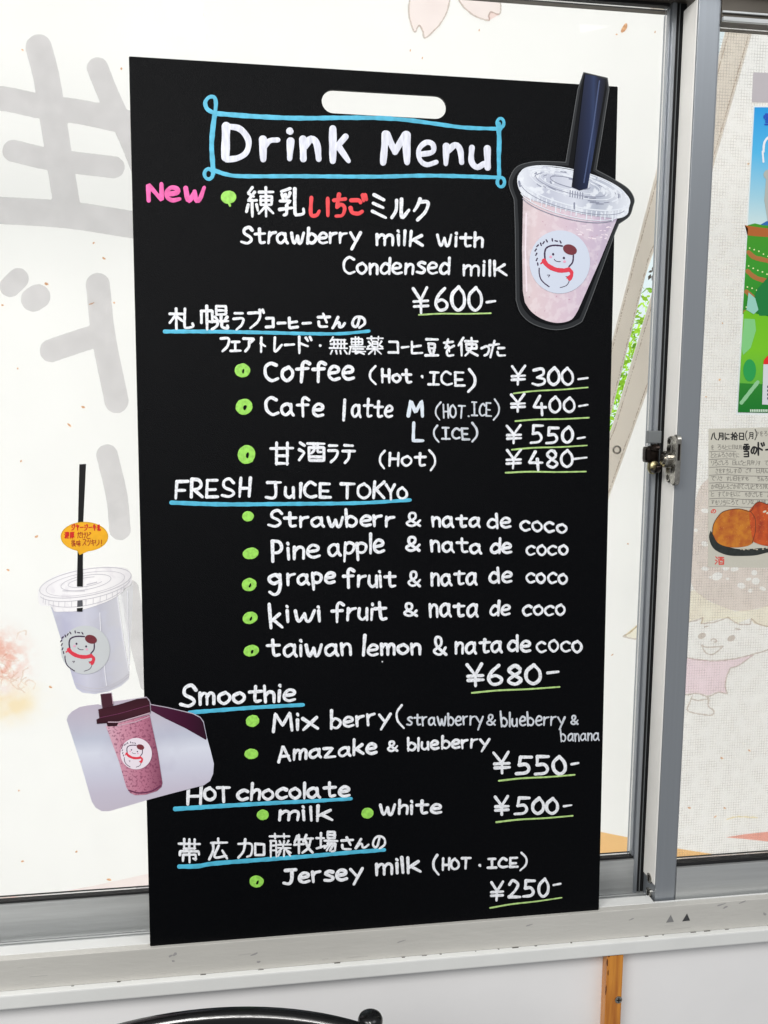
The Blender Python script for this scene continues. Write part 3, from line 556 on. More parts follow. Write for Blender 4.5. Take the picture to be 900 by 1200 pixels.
def soft_film(name, col, nscale=9):
    mt = film(name, col); nt = mt.node_tree; t = [n for n in nt.nodes if n.type == 'BSDF_TRANSPARENT'][0]; tc = nt.nodes.new('ShaderNodeTexCoord')
    mp = nt.nodes.new('ShaderNodeMapping'); mp.inputs['Location'].default_value = (-1, 0, -1); mp.inputs['Scale'].default_value = (2, 0, 2); nt.links.new(tc.outputs['Generated'], mp.inputs[0])
    g = nt.nodes.new('ShaderNodeTexGradient'); g.gradient_type = 'QUADRATIC_SPHERE'; nt.links.new(mp.outputs[0], g.inputs[0])
    n = nt.nodes.new('ShaderNodeTexNoise'); n.inputs['Scale'].default_value = nscale*12; n.inputs['Detail'].default_value = 7; nt.links.new(tc.outputs['Object'], n.inputs[0])
    a = nt.nodes.new('ShaderNodeMath'); a.operation = 'MULTIPLY_ADD'; a.use_clamp = True; nt.links.new(g.outputs[1], a.inputs[0]); a.inputs[1].default_value = 2.2; a.inputs[2].default_value = 0
    b = nt.nodes.new('ShaderNodeMath'); b.operation = 'MULTIPLY'; b.use_clamp = True; nt.links.new(a.outputs[0], b.inputs[0])
    cr_ = nt.nodes.new('ShaderNodeMapRange'); cr_.inputs['From Min'].default_value = .35; cr_.inputs['From Max'].default_value = .6; nt.links.new(n.outputs[0], cr_.inputs[0]); nt.links.new(cr_.outputs[0], b.inputs[1])
    mx = nt.nodes.new('ShaderNodeMix'); mx.data_type = 'RGBA'; nt.links.new(b.outputs[0], mx.inputs[0]); mx.inputs[6].default_value = (1, 1, 1, 1); mx.inputs[7].default_value = tuple(col)+(1,); nt.links.new(mx.outputs[2], t.inputs[0]); return mt
M['soft_pink'] = soft_film('soft_print_pink', (.93, .60, .52)); M['soft_cream'] = soft_film('soft_print_cream', (1.0, .88, .66), 2)
# blossom drawn at the top
def petal(pts, name='blossom_petal'):
    MB().poly(PA, pts, H1, 0).build(name, 'ink_pink', ba)
    mb = MB(); sdf_fill(mb, PA, [(pts+[pts[0]], 1.8)], H1+.0006, .7); mb.build('drawn_line', 'ink_line', ba)
petal([(530, -18), (526, 2), (522, 18), (515, 30), (508, 38), (497, 47), (494, 38), (490, 32), (485, 40), (480, 28), (478, 12), (482, -8), (492, -28), (505, -34)])
petal([(530, -16), (537, 4), (546, 15), (556, 22), (571, 27), (571, 21), (574, 17), (583, 20), (585, 12), (582, -2), (570, -16), (552, -26), (540, -26)])
# faded doughnut drawing, left edge
sk = []
for i in range(14):
    cx, cy = -6+random.uniform(-20, 44), 770+random.uniform(-38, 34); a = random.random()*6
    sk.append((([(cx+random.uniform(4, 11)*math.cos(a+k*.9), cy+random.uniform(4, 11)*math.sin(a+k*.9)) for k in range(5)]), 1.5))
prt('doughnut_drawing', 'ink_sketch', ba, PA, sk, cell=.8)
MB().ell(PA, -8, 772, 66, 56, 10, H1-.0009, 40, .05).build('doughnut_glaze', 'soft_pink', ba)
MB().ell(PA, 0, 822, 82, 38, 8, H1-.0005, 40, .05).build('doughnut_bun', 'soft_cream', ba)
MB().poly(PA, [(60, 1049), (110, 1037), (180, 1022), (300, 1010), (300, 1075), (-20, 1075), (-20, 1062)], H1).build('pink_shape', 'ink_pink', ba)
# right banner: the drawn girl (generic), shapes at the bottom
def c6(p): return [(700+x/3.43, 500+y/3.43) for x, y in p]
def holed(plane, outer, holes, h, name, mat, parent):
    bm = bmesh.new()
    ed = []
    for lp_ in [outer]+holes:
        vv = [bm.verts.new(plane.at(p[0], p[1], h)) for p in lp_]; ed += [bm.edges.new((vv[i], vv[(i+1) % len(vv)])) for i in range(len(vv))]
    bmesh.ops.triangle_fill(bm, edges=ed, use_beauty=True); bm.verts.index_update()
    mb = MB(); mb.add([v.co[:] for v in bm.verts], [tuple(v.index for v in f.verts) for f in bm.faces]); bm.free(); return mb.build(name, mat, parent)
hl_ = []
for x, y, r in ((430, 570, 12), (512, 568, 12), (548, 572, 13), (478, 600, 20), (628, 586, 12), (634, 620, 16), (605, 612, 9), (576, 638, 15), (612, 658, 9), (662, 650, 11), (428, 470, 13), (392, 415, 8), (430, 337, 13), (670, 560, 12), (450, 380, 9), (452, 604, 7), (520, 610, 6)):
    q = c6([(x, y)])[0]; n_ = 10; ph = random.random()*6; rot_ = random.uniform(-.5, .5)
    hl_.append([(q[0]+r/3.43*1.15*(1+.15*math.sin(2*t+ph))*math.cos(t), q[1]+r/3.43*.8*(1+.15*math.sin(2*t+ph))*math.sin(t)+rot_*math.cos(t)) for t in [2*math.pi*k/n_ for k in range(n_)]])
holed(PB, c6(cr([(445, 205), (410, 240), (390, 300), (368, 400), (366, 560), (385, 650), (450, 700), (550, 738), (640, 730), (780, 680), (830, 520), (800, 330), (720, 180), (560, 150), (445, 205)], 5)[:-1]), hl_, H1, 'drawn_hat', 'ink_brown', bb)
MB().poly(PB, c6([(340, 672), (385, 655), (450, 703), (550, 741), (640, 733), (780, 684), (820, 760), (686, 805), (625, 790), (612, 768), (560, 790), (520, 765), (410, 790), (420, 765), (365, 782), (300, 800), (260, 830)]), H1-.0004).build('drawn_hair', 'ink_cream', bb)
ln = []
def L(p, wd_=1.6): ln.append((c6(p), wd_))
L([(365, 782), (392, 776), (420, 765)]); L([(420, 765), (412, 790)]); L([(412, 790), (470, 782), (520, 764)]); L([(520, 764), (560, 790), (610, 792)]); L([(610, 792), (614, 768)]); L([(614, 768), (640, 790), (700, 806)])
L([(425, 802), (440, 800)]); L([(548, 810), (570, 812)]); L([(452, 855), (462, 850), (474, 859), (466, 864)]); L([(415, 876), (440, 884), (500, 880)]); L([(415, 876), (430, 905), (460, 912), (500, 880)])
L([(300, 905), (355, 925), (400, 933), (460, 938), (540, 931), (620, 912), (700, 888)]); L([(530, 966), (560, 958), (620, 915)]); L([(530, 966), (514, 1000), (508, 1040), (516, 1070)])
L([(516, 1070), (480, 1064), (440, 1080), (395, 1068), (350, 1074), (300, 1066)]); L([(376, 1078), (368, 1100), (356, 1135), (390, 1148), (450, 1155), (462, 1138), (440, 1120), (442, 1090), (430, 1080)]); L([(370, 1090), (400, 1096), (440, 1090)])
ln.append(([(729, 745), (738, 740), (748, 730), (756, 720)], 1.7)); ln.append(([(729, 745), (742, 748), (755, 746)], 1.7))
prt('drawn_line', 'ink_line', bb, PB, ln, H1+.0012, .7)
for x, y in ((415, 838), (533, 848)):
    q = c6([(x, y)])[0]; MB().ell(PB, q[0], q[1], 5, 3.4, -25, H1+.0012, 14).build('drawn_eye', 'ink_line', bb)
MB().poly(PB, [(730, 745), (740, 740), (757, 722), (775, 722), (775, 746), (745, 748)], H1).build('drawn_hair_wisp', 'ink_cream', bb)
MB().poly(PB, c6([(290, 915), (355, 928), (460, 941), (545, 934), (625, 914), (560, 958), (530, 966), (514, 1000), (508, 1040), (515, 1068), (480, 1062), (440, 1077), (395, 1066), (350, 1071), (290, 1062)]), H1).build('drawn_dress', 'ink_lilac', bb)
MB().poly(PB, [(660, 968), (703, 974), (740, 981), (790, 992), (830, 998), (858, 1006), (880, 1016), (880, 1060), (600, 1060)], H1).build('orange_shape', 'ink_orange', bb)
MB().poly(PB, [(848, 979), (872, 975), (900, 972), (1010, 958), (1010, 1000), (900, 984), (872, 981)], H1).build('salmon_shape', 'ink_salmon', bb)
MB().poly(PB, [(862, 1004), (900, 996), (1010, 985), (1010, 1060), (884, 1060), (884, 1016)], H1).build('yellow_shape', 'ink_yellow', bb)
fl = MB()
for (x, y) in ((845, 379), (842, 445), (826, 465), (847, 945), (836, 955), (876, 878), (875, 193), (844, 887), (735, 637), (717, 767), (806, 945)): fl.ell(PB, x, y, random.uniform(.8, 2.2), random.uniform(.7, 1.5), random.uniform(-40, 40), H1, 9, .3)
fl.build('petal_flecks', 'ink_fleck', bb, kind='stuff')
sdf_fill(MB(), PB, [([(850, 958), (862, 955), (885, 956)], 1.6)], H1, .7).build('drawn_stroke', 'ink_yellow', bb)
# ------------------------------------------------------------------ greenery glimpsed through the gap
gx = thing('bush', 'bright green bush seen through the narrow gap between the banners', 'bush', (.9, 2.4, -.9))
lv = MB(); PG = YP(2.2)
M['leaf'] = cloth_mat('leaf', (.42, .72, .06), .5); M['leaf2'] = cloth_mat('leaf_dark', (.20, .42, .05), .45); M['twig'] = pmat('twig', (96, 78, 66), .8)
lv2 = MB()
for i in range(5200):
    px = random.uniform(640, 820); py = random.gauss(480, 80)
    if py < 345+14*math.sin(px*.09) : continue
    p = YP(random.uniform(1.9, 2.9)).at(px, py); s = random.uniform(.012, .026); a = Vector((random.gauss(0, 1), random.gauss(0, 1), random.gauss(0, 1))).normalized(); b = a.orthogonal().normalized(); p = Vector(p)
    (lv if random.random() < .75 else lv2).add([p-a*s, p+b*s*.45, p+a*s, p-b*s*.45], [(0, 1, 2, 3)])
lv.build('leaves', 'leaf', gx, kind='stuff'); lv2.build('shaded_leaves', 'leaf2', gx, kind='stuff')  # second mesh: leaves picked at random for the darker green
tw = MB()
for i in range(46):
    px, py = random.uniform(730, 860), random.uniform(30, 350); q = [(px, py)]
    for k in range(4): px += random.uniform(-9, 9); py -= random.uniform(4, 12); q.append((px, py))
    tw.stroke(YP(random.uniform(2.2, 2.8)), q, random.uniform(.9, 2.2), .006)
for i in range(260):
    px, py = random.uniform(725, 860), random.uniform(40, 350); p = Vector(YP(random.uniform(2.2, 2.8)).at(px, py)); s = random.uniform(.008, .016); a = Vector((random.gauss(0, 1), 0, random.gauss(0, 1))).normalized(); b = Vector((-a.z, .2, a.x))
    tw.add([p-a*s, p+b*s*.5, p+a*s, p-b*s*.5], [(0, 1, 2, 3)])
tw.build('twigs', 'twig', gx, kind='stuff')
# ================================================================== THE MENU BOARD
BWD, BHT = .500, .9084
bd = thing('menu_board', 'tall black drink menu board hand lettered in white, leaning on the window', 'menu board', (.25, 0, 0))
u = Vector((1, 0, 0)); v = Vector((0, math.sin(LEAN), math.cos(LEAN))); nb = Vector((0, -math.cos(LEAN), math.sin(LEAN)))
def bl(x, z, h=0): return u*x+v*z+nb*h
# slot hole px ends (377..523, 105..138)
def b_uv(px, py):
    P = BOARD.at(px, py); return P[0], Vector(P).dot(v)
hx0, hz0 = b_uv(377, 119); hx1, hz1 = b_uv(523, 126); top_ = b_uv(450, 108.5)[1]; bot_ = b_uv(450, 136)[1]
r_ = (top_-bot_)/2; cz = (top_+bot_)/2
hole = [(hx0+r_+r_*math.cos(t), cz+r_*math.sin(t)) for t in [math.pi/2+math.pi*i/12 for i in range(13)]]+[(hx1-r_+r_*math.cos(t), cz+r_*math.sin(t)) for t in [-math.pi/2+math.pi*i/12 for i in range(13)]]
def rr(x0, x1, z0, z1, r=.0012):
    o = []
    for cx, cz2, a0 in ((x1-r, z1-r, 0), (x0+r, z1-r, 90), (x0+r, z0+r, 180), (x1-r, z0+r, 270)):
        for k in range(4): t = math.radians(a0+30*k); o.append((cx+r*math.cos(t), cz2+r*math.sin(t)))
    return o
bm = bmesh.new()
outer = rr(0, BWD, 0, BHT); TH = .003
def loop(pts, h): return [bm.verts.new(bl(x, z, h)-Vector((.25, 0, 0))) for x, z in pts]
fronts = []
for h in (0, -TH):
    lo = loop(outer, h); li = loop(hole, h); fronts.append((lo, li))
    ed = [bm.edges.new((L_[i], L_[(i+1) % len(L_)])) for L_ in (lo, li) for i in range(len(L_))]
    bmesh.ops.triangle_fill(bm, edges=ed, use_beauty=True)
for k in (0, 1):
    a, b = fronts[0][k], fronts[1][k]
    for i in range(len(a)): bm.faces.new((a[i], a[(i+1) % len(a)], b[(i+1) % len(a)], b[i]))
bmesh.ops.recalc_face_normals(bm, faces=bm.faces)
me = bpy.data.meshes.new('panel'); bm.to_mesh(me); bm.free(); me.materials.append(M['board']); o = bpy.data.objects.new('panel', me); COL.objects.link(o); o.parent = bd
# cyan title frame: four lines with corner loops
tf = MB(); lp = lambda cx, cy, rx, ry, a0, sw: [(cx+rx*math.cos(math.radians(a0+sw*k/14)), cy+ry*math.sin(math.radians(a0+sw*k/14))) for k in range(15)]
W_ = 6.2
tf.stroke(BOARD, cr([(253, 133), (300, 136.5), (350, 138.5), (400, 138), (440, 138.2), (476, 140.5), (510, 145), (545, 149.5), (586, 151)]), W_)
tf.stroke(BOARD, cr([(252, 132), (249.5, 150), (248, 170), (249, 188), (250, 203)]), W_, base=.00008)
tf.stroke(BOARD, cr([(252, 200), (266, 204.5), (285, 206.5), (350, 206.5), (440, 207), (495, 205.8), (540, 206.5), (584, 208)]), W_)
tf.stroke(BOARD, cr([(584, 145), (585, 165), (584.5, 185), (585, 208)]), W_-.6, base=.00008)
tf.stroke(BOARD, cr([(252, 133), (243, 128), (240.5, 120), (245, 114), (251, 114), (253, 121), (252, 133)]), 5, base=.00016)
tf.stroke(BOARD, lp(244.5, 204, 5, 6, 0, 370), 4.6, base=.00016); tf.stroke(BOARD, lp(586.5, 144, 4, 5.3, 20, 360), 4.2, base=.00016); tf.stroke(BOARD, lp(587, 213.5, 4.3, 5.6, 160, 360), 4.2, base=.00016)
tf.build('title_frame', 'cyan', bd, label='cyan hand drawn frame with looped corners round the title')
def line(items, mat='white', label=None, base=0.0, name='handwriting'):
    """items: ('w', text, x0,x1,yb0,yb1,xh,w,cap) or ('j', text, x0,y0,x1,y1,w); one part per word"""
    ext = lambda it: (it[2], it[3]) if it[0] == 'w' else (it[2], it[4])
    grp = [[items[0]]]
    for it in items[1:]:
        (grp[-1].append(it) if ext(it)[0]-ext(grp[-1][-1])[1] < 7 else grp.append([it]))
    for g in grp:
        mb = MB()
        for it in g:
            if it[0] == 'w': _, t, x0, x1, a, b, xh, wd_, cap = it; word(mb, BOARD, t, x0, x1, a, b, xh, wd_, cap, base=base)
            else: _, t, x0, y0, x1, y1, wd_ = it; jp(mb, BOARD, t, x0, y0, x1, y1, wd_, base=base)
        tx_ = ''.join(it[1] for it in g).replace('$', '\u00a5').replace('!', 'I')
        mb.build(name, mat, bd, label=(label.split(' reading ')[0] if ' reading ' in label else label)+(' reading '+tx_ if ' reading ' in label else ''))
# title letters: built from paired strokes
tm = MB()
def fat(pts, w_=8.2, smooth=True): tm.stroke(BOARD, cr(pts, 6) if smooth else pts, w_, .0003)
fat([(265, 148), (264, 184)], 11.5, False); fat([(266, 148), (281, 151), (291, 164), (289, 178), (279, 185), (266, 187)])
fat([(308, 163), (308.5, 186)], 9.5, False); fat([(309, 172), (316, 165), (325, 164)], 8)
fat([(340.5, 165), (339.5, 185)], 9, False); fat([(339.5, 153.5), (340, 154)], 9, False)
fat([(355, 163), (355.5, 186)], 9.5, False); fat([(357, 172), (364, 163), (371, 168), (373.5, 186)], 8.6)
fat([(390, 151), (390, 188)], 9.5, False); fat([(405, 160), (393, 174)], 8, False); fat([(397, 172), (408, 188)], 8, False)
tm.build('title_lettering', 'title', bd, label='large white lettering reading Drink'); tm = MB()
fat([(452, 157), (449, 190)], 9.5, False); fat([(453, 157), (463, 178)], 8.4, False); fat([(463, 178), (474, 158)], 8.4, False); fat([(476, 158), (477, 189)], 10.5, False)
fat([(492, 181), (507, 178), (507, 169), (499, 167), (491, 175), (492, 187), (500, 193), (511, 190)], 6.6)
fat([(523, 171), (522.5, 191)], 8.4, False); fat([(524, 178), (533, 170), (539, 175), (541, 190)], 7.6)
fat([(553, 173), (552.5, 189), (559, 196), (567, 192)], 7.6); fat([(571, 174), (571.5, 196)], 9, False)
tm.build('title_lettering', 'title', bd, label='large white lettering reading Menu')
line([('w', 'New', 171, 241, 238, 238, 21, 6.4, 26)], 'pink', 'pink lettering reading New')
line([('j', '練', 287, 218, 322, 255, 3.6), ('j', '乳', 325, 219, 358, 254, 4.2)], label='white handwriting reading 練乳')
line([('j', 'い', 362, 229, 387, 255, 5), ('j', 'ち', 389, 225, 407, 256, 5), ('j', 'ご', 408, 226, 432, 253, 5)], 'red', 'red handwriting reading いちご')
line([('j', 'ミ', 434, 226, 454, 257, 4.4), ('j', 'ル', 457, 231, 481, 257, 4.4), ('j', 'ク', 483, 231, 504, 260, 4.4)], label='white handwriting reading ミルク')
line([('w', 'Strawberry', 281, 424, 287, 286.5, 15.5, 4.3, 22), ('w', 'milk', 440, 497, 288.5, 289.5, 16, 4.3, 21), ('w', 'with', 511, 567, 290, 291, 15.5, 4, 21)], label='white handwriting reading Strawberry milk with')
line([('w', 'Condensed', 401, 528, 322.5, 322.5, 16, 4, 22), ('w', 'milk', 542, 595, 324, 324.5, 16, 3.8, 20)], label='white handwriting reading Condensed milk')
def price(amount, x0, xe, y0, y1, dash, ybm, wd_, wide, ul):
    """yen sign, three digits, dash; ul = underline end points"""
    h_ = y1-y0; n_ = len(amount)
    yw = (xe-x0)*.245
    line([('w', '$', x0, x0+yw, y1+ybm, y1+ybm, h_*.66, wd_*.9, h_), ('w', amount, x0+yw+wide, xe, y1, y1, h_*.66, wd_, h_), ('w', '-', dash[0], dash[1], dash[2]+8, dash[2]+8-1.5, 10, wd_*.72, 15)], label='white price reading ¥'+amount+'-')
    mb = MB(); (a, b), (c_, d_) = ul; mb.stroke(BOARD, cr([(a, b), (a*.7+c_*.3, b*.7+d_*.3-.8), (a*.35+c_*.65, b*.35+d_*.65+.1), (c_, d_)]), 2.3, .00012); mb.build('underline', 'lime', bd)
price('600', 484, 566, 334, 365.5, (569, 582, 353), 1, 4.6, 4.5, ((491, 369), (575, 367)))
price('300', 598, 673, 430, 453, (676, 689.5, 443), -2, 4, 6, ((602, 461), (688.6, 454)))
price('400', 597.5, 674.5, 463, 485, (677, 689.5, 475), -2, 4, 7, ((604, 493.5), (690, 489.5)))
price('550', 593, 672, 498, 521, (676, 687, 512), -1, 4, 8, ((600, 527), (687.6, 522)))
price('480', 592, 672, 527, 549.5, (672, 689, 537), 0, 4, 7, ((592.6, 554), (686.5, 552.6)))
price('680', 546.5, 635, 777, 804, (639.5, 655.5, 787), 0, 5, 2.5, ((553, 812), (655.6, 805)))
price('550', 578.5, 665, 884, 909, (668, 679, 894), -3, 4.6, 3, ((584.7, 915), (673.4, 908)))
price('500', 579, 655, 934, 956, (659, 670.5, 944), -1, 4.4, 4, ((581.6, 963.5), (671, 956)))
price('250', 574, 643.5, 1029.5, 1053, (647.5, 658.5, 1036.5), 3, 4.2, 3, ((574.4, 1064), (658, 1052)))
J = lambda s_, y0, y1, wd_: [('j', c_, a, y0 if yy is None else yy[0], b, y1 if yy is None else yy[1], wd_) for c_, a, b, yy in s_]
line(J([('札', 197, 228, None), ('幌', 234, 268.5, (357, 388)), ('ラ', 272, 287, (365, 388)), ('ブ', 289, 311, (361, 386)), ('コ', 310, 322, (371, 385)), ('ー', 324, 336, (375, 383)), ('ヒ', 337, 351, (371, 386)), ('ー', 353, 366, (375, 383)), ('さ', 371, 388, (366, 385)), ('ん', 388, 406, (370, 386)), ('の', 411, 429, (369, 386))], 360, 387, 3.6), label='white handwriting reading 札幌ラブコーヒーさんの')
line(J([('フ', 257, 270, (395, 413)), ('ェ', 268.5, 283.5, (399, 413)), ('ア', 283.5, 300, (395, 413)), ('ト', 304, 312, (394, 414)), ('レ', 320, 332, (394, 414)), ('ー', 332, 346, (400, 408)), ('ド', 349, 367, (393, 415)), ('・', 373.5, 377, (403, 407)), ], 395, 413, 3.4), label='white handwriting reading フェアトレード')
line(J([('無', 385, 408, (394, 416)), ('農', 408, 429, (394, 416)), ('薬', 429, 450, (393, 416))], 395, 413, 2.3), label='white handwriting reading 無農薬')
line(J([('コ', 454, 468, (399, 415)), ('ー', 469, 480, (403, 411)), ('ヒ', 481, 496, (399, 416)), ('豆', 497, 515, (396, 418)), ('を', 519, 533.5, (396, 418)), ('使', 536, 561, (394.5, 418)), ('っ', 562.5, 575, (404, 418)), ('た', 572, 593.5, (398, 420))], 395, 413, 3.1), label='white handwriting reading コーヒ豆を使った')
line([('w', 'Coffee', 309, 416.5, 448.5, 447, 19.5, 4.8, 25)], label='white handwriting reading Coffee')
line([('w', '(', 432.5, 442, 450, 450, 15, 3.6, 21), ('w', 'Hot', 446.5, 484, 449, 450.5, 13.5, 4, 19.5), ('w', '.', 492, 495, 448, 448, 12, 4.2, 18), ('w', 'ICE', 500.5, 546, 452.5, 453.5, 12, 3.6, 18.5), ('w', ')', 547, 557.5, 458, 458, 18, 4, 26)], label='white handwriting reading (Hot·ICE)')
line([('w', 'Cafe', 311, 380.5, 487.5, 489.5, 17, 4.4, 23), ('w', 'l', 401, 405, 494, 494, 17, 4, 27), ('w', 'atte', 411, 461, 490.5, 491, 17, 4, 25)], label='white handwriting reading Cafe latte')
line([('w', 'M', 475.5, 497.5, 490, 490, 14, 5.6, 23)], 'pale', 'pale blue letter M')
line([('w', 'L', 481.5, 497.5, 518.5, 518.5, 14, 5, 24)], 'pale', 'pale blue letter L')
line([('w', '(', 509, 516, 491, 491, 14, 2.4, 20), ('w', 'HOT', 518.5, 545, 490.5, 491, 11, 2.4, 17), ('w', '.', 548, 550.5, 490, 490, 5, 2.4, 8), ('w', 'ICE', 552, 577, 488, 489, 11, 2.4, 17), ('w', ')', 577.5, 585, 491, 491, 14, 2.4, 20)], 'thin', 'thin white handwriting reading (HOT.ICE)')
line([('w', '(', 508, 515, 517, 517, 13, 2.9, 18), ('w', 'ICE', 517, 551, 515.5, 516, 11, 3, 16), ('w', ')', 552, 560, 517, 517, 13, 2.9, 19)], 'thin', 'white handwriting reading (ICE)')
line(J([('甘', 315.5, 345, (517, 546)), ('酒', 348.5, 381.5, (517, 542)), ('ラ', 383, 397.5, (520, 543)), ('テ', 399.5, 417.5, (520, 544))], 517, 545, 3.7)+[('w', '(', 444, 452, 548, 548, 14, 3.4, 19), ('w', 'Hot', 455, 500, 547.5, 547.5, 14, 3.6, 19), ('w', ')', 503, 511.5, 550, 550, 16, 3.4, 22)], label='white handwriting reading 甘酒ラテ (Hot)')
line([('w', 'FRESH', 203.5, 294, 585, 583.5, 15, 4.4, 24), ('w', 'J', 310, 331, 586, 586, 15, 4.2, 24), ('w', 'u', 332, 346, 585, 585, 16, 4.2, 22), ('w', 'ICE'.replace('I', '!'), 350, 389.5, 584.5, 585.5, 14, 4.2, 21), ('w', 'TOK', 397, 452, 585.5, 585.5, 15, 4.2, 22), ('w', 'Y', 452, 466, 588, 588, 15, 4, 21), ('w', 'O', 465, 478.5, 586, 586, 11, 4, 17)], label='white handwriting reading FRESH JUICE TOKYO')
line([('w', 'Strawberr', 312.5, 463.5, 619.5, 618, 15.5, 4.4, 23), ('w', '&', 475, 494, 618, 618, 12, 3.8, 19), ('w', 'nata', 505.5, 564, 619, 619.5, 14.5, 4.2, 18), ('w', 'de', 571, 600, 620.5, 620.5, 14.5, 4, 21), ('w', 'coco', 609, 665, 623.5, 626, 14, 3.5, 20)], label='white handwriting reading Strawberr & nata de coco')
line([('w', 'P', 317.5, 333, 659.5, 659.5, 18, 4.8, 28), ('w', 'ine', 336, 376.5, 657, 655, 17.5, 4.5, 24), ('w', 'apple', 384.5, 452, 654, 648.5, 17.5, 4.2, 25), ('w', '&', 474, 493, 647, 647, 13, 3.8, 20), ('w', 'nata', 504.5, 566, 648, 650.5, 15, 4, 20), ('w', 'de', 574, 601, 649.5, 649.5, 15, 4, 21.5), ('w', 'coco', 616, 666, 652, 651.5, 14.5, 3.5, 20)], label='white handwriting reading Pineapple & nata de coco')
line([('w', 'g', 314, 331, 690.5, 690.5, 18.5, 4.8, 20), ('w', 'rape', 335.5, 393.5, 687, 685, 16, 4.5, 20), ('w', 'fruit', 400.5, 465, 689.5, 689.5, 17, 4.2, 22.5), ('w', '&', 477, 494, 687.5, 688.5, 13, 3.8, 20), ('w', 'nata', 504, 560.5, 688, 686.5, 17.5, 4.2, 20), ('w', 'de', 573, 601, 684.5, 684.5, 15, 4, 20), ('w', 'coco', 615.5, 665.5, 684, 686, 14.5, 3.5, 20)], label='white handwriting reading grape fruit & nata de coco')
line([('w', 'k', 315.5, 333, 737, 737, 19, 4.7, 29.5), ('w', 'iwi', 335.5, 377, 730.5, 730, 17, 4.4, 22), ('w', 'fruit', 387, 455.5, 729, 728, 17.5, 4.4, 25), ('w', '&', 472, 490, 723, 723.5, 13, 3.8, 20), ('w', 'nata', 502, 561.5, 725, 724, 17.5, 4.2, 20), ('w', 'de', 573, 598.5, 723.5, 722.5, 15.5, 4, 21), ('w', 'coco', 611, 663, 722.5, 723, 15, 3.6, 20)], label='white handwriting reading kiwi fruit & nata de coco')
line([('w', 'taiwan', 312, 413, 771.5, 769.5, 17, 4.5, 24), ('w', 'lemon', 424, 494, 770, 768, 16, 4.4, 26), ('w', '&', 507, 524.5, 768.5, 768.5, 15, 4, 25), ('w', 'nata', 532, 590, 767.5, 766.5, 17, 4.3, 21), ('w', 'de', 594.5, 623, 764.5, 765.5, 15, 4.2, 21), ('w', 'coco', 628.5, 683, 765.5, 766, 16, 3.6, 20)], label='white handwriting reading taiwan lemon & nata de coco')
line([('w', 'S', 209.5, 231, 830, 830, 18, 5.2, 28), ('w', 'moothie', 232.5, 347, 828, 823, 17, 4.5, 24)], label='white handwriting reading Smoothie')
line([('w', 'Mix', 318, 374.5, 860, 855, 17, 4.5, 25), ('w', 'berry', 386.5, 459, 855.5, 848.5, 15, 4, 24.5), ('w', '(', 465, 474.5, 851.5, 851.5, 17, 3.2, 24)], label='white handwriting reading Mix berry (')
line([('w', 'strawberry', 475.5, 567.5, 851.5, 850.5, 12, 2.7, 16), ('w', '&', 569.5, 581.5, 851, 851, 10, 2.6, 15), ('w', 'blueberry', 586.5, 663, 852.5, 850.5, 12, 2.6, 19), ('w', '&', 668, 678, 849.5, 849.5, 9, 2.4, 13.5)], 'thin', 'thin white handwriting reading strawberry & blueberry &')
line([('w', 'banana', 657, 703, 870, 868, 10.5, 2.1, 16)], 'thin', 'thin white handwriting reading banana')
line([('w', 'Amazake', 324.5, 443, 894, 884, 14.5, 4.3, 21), ('w', '&', 453, 467, 881.5, 881, 11, 3.4, 15.5), ('w', 'blueberry', 476.5, 575, 881.5, 876.5, 12.5, 3.6, 18)], label='white handwriting reading Amazake & blueberry')
line([('w', 'H', 217.5, 237, 944.5, 944, 15, 4.6, 25), ('w', 'O', 238.5, 254, 940, 940, 13, 4.4, 19), ('w', 'T', 253.5, 271.5, 942, 942, 14, 4.4, 22), ('w', 'chocolate', 276.5, 411, 940, 935, 15.5, 4.5, 22)], label='white handwriting reading HOT chocolate')
line([('w', 'milk', 325.5, 391, 963.5, 962.5, 15, 4.4, 20), ('w', 'white', 444, 518.5, 956, 955, 14.5, 4.2, 20)], label='white handwriting reading milk and white')
line(J([('帯', 208, 236, (982, 1012)), ('広', 243.5, 267.5, (981, 1008.5)), ('加', 278, 311, (982, 1007)), ('牧', 343.5, 368, (977, 1001)), ('場', 369.5, 396.5, (973.5, 999.5)), ('さ', 398.5, 415.5, (980, 997)), ('ん', 415, 433, (982, 995.5)), ('の', 435, 452.5, (978.5, 996))], 0, 0, 3.1)+[('j', '藤', 314.5, 976, 342, 1006, 2.5)], label='white handwriting reading 帯広 加藤牧場さんの')
line([('w', 'Jersey', 330.5, 427.5, 1038.5, 1031, 16, 4.5, 20), ('w', 'milk', 439.5, 494.5, 1027, 1023.5, 16, 4.5, 21)], label='white handwriting reading Jersey milk')
line([('w', '(', 507, 515, 1024, 1024, 15, 3.4, 21), ('w', 'HOT', 517, 552.5, 1021, 1019.5, 10, 3.7, 16), ('w', '.', 560, 563, 1019, 1019, 9, 4, 12), ('w', 'ICE', 570, 608.5, 1018.5, 1017.5, 9, 3.5, 14.5), ('w', ')', 608.5, 617.5, 1019, 1019, 14, 3.2, 19)], label='white handwriting reading (HOT·ICE)')
for pts, wd_ in (([(193, 388.5), (240, 388.5), (300, 389.5), (360, 391), (400, 391), (432, 388)], 5), ([(201, 589), (260, 591), (340, 590.5), (420, 589.5), (480, 586)], 5.8), ([(222, 835), (260, 832), (300, 829), (355, 826)], 5.2),
                 ([(205, 948), (260, 944.5), (320, 941), (370, 938.5), (411, 936)], 5.2), ([(210, 1015.5), (232, 1015), (250, 1012), (300, 1008), (360, 1003.5), (410, 999), (450, 996)], 5.4)):
    MB().stroke(BOARD, cr(pts), wd_, .00014).build('heading_underline', 'cyan', bd)
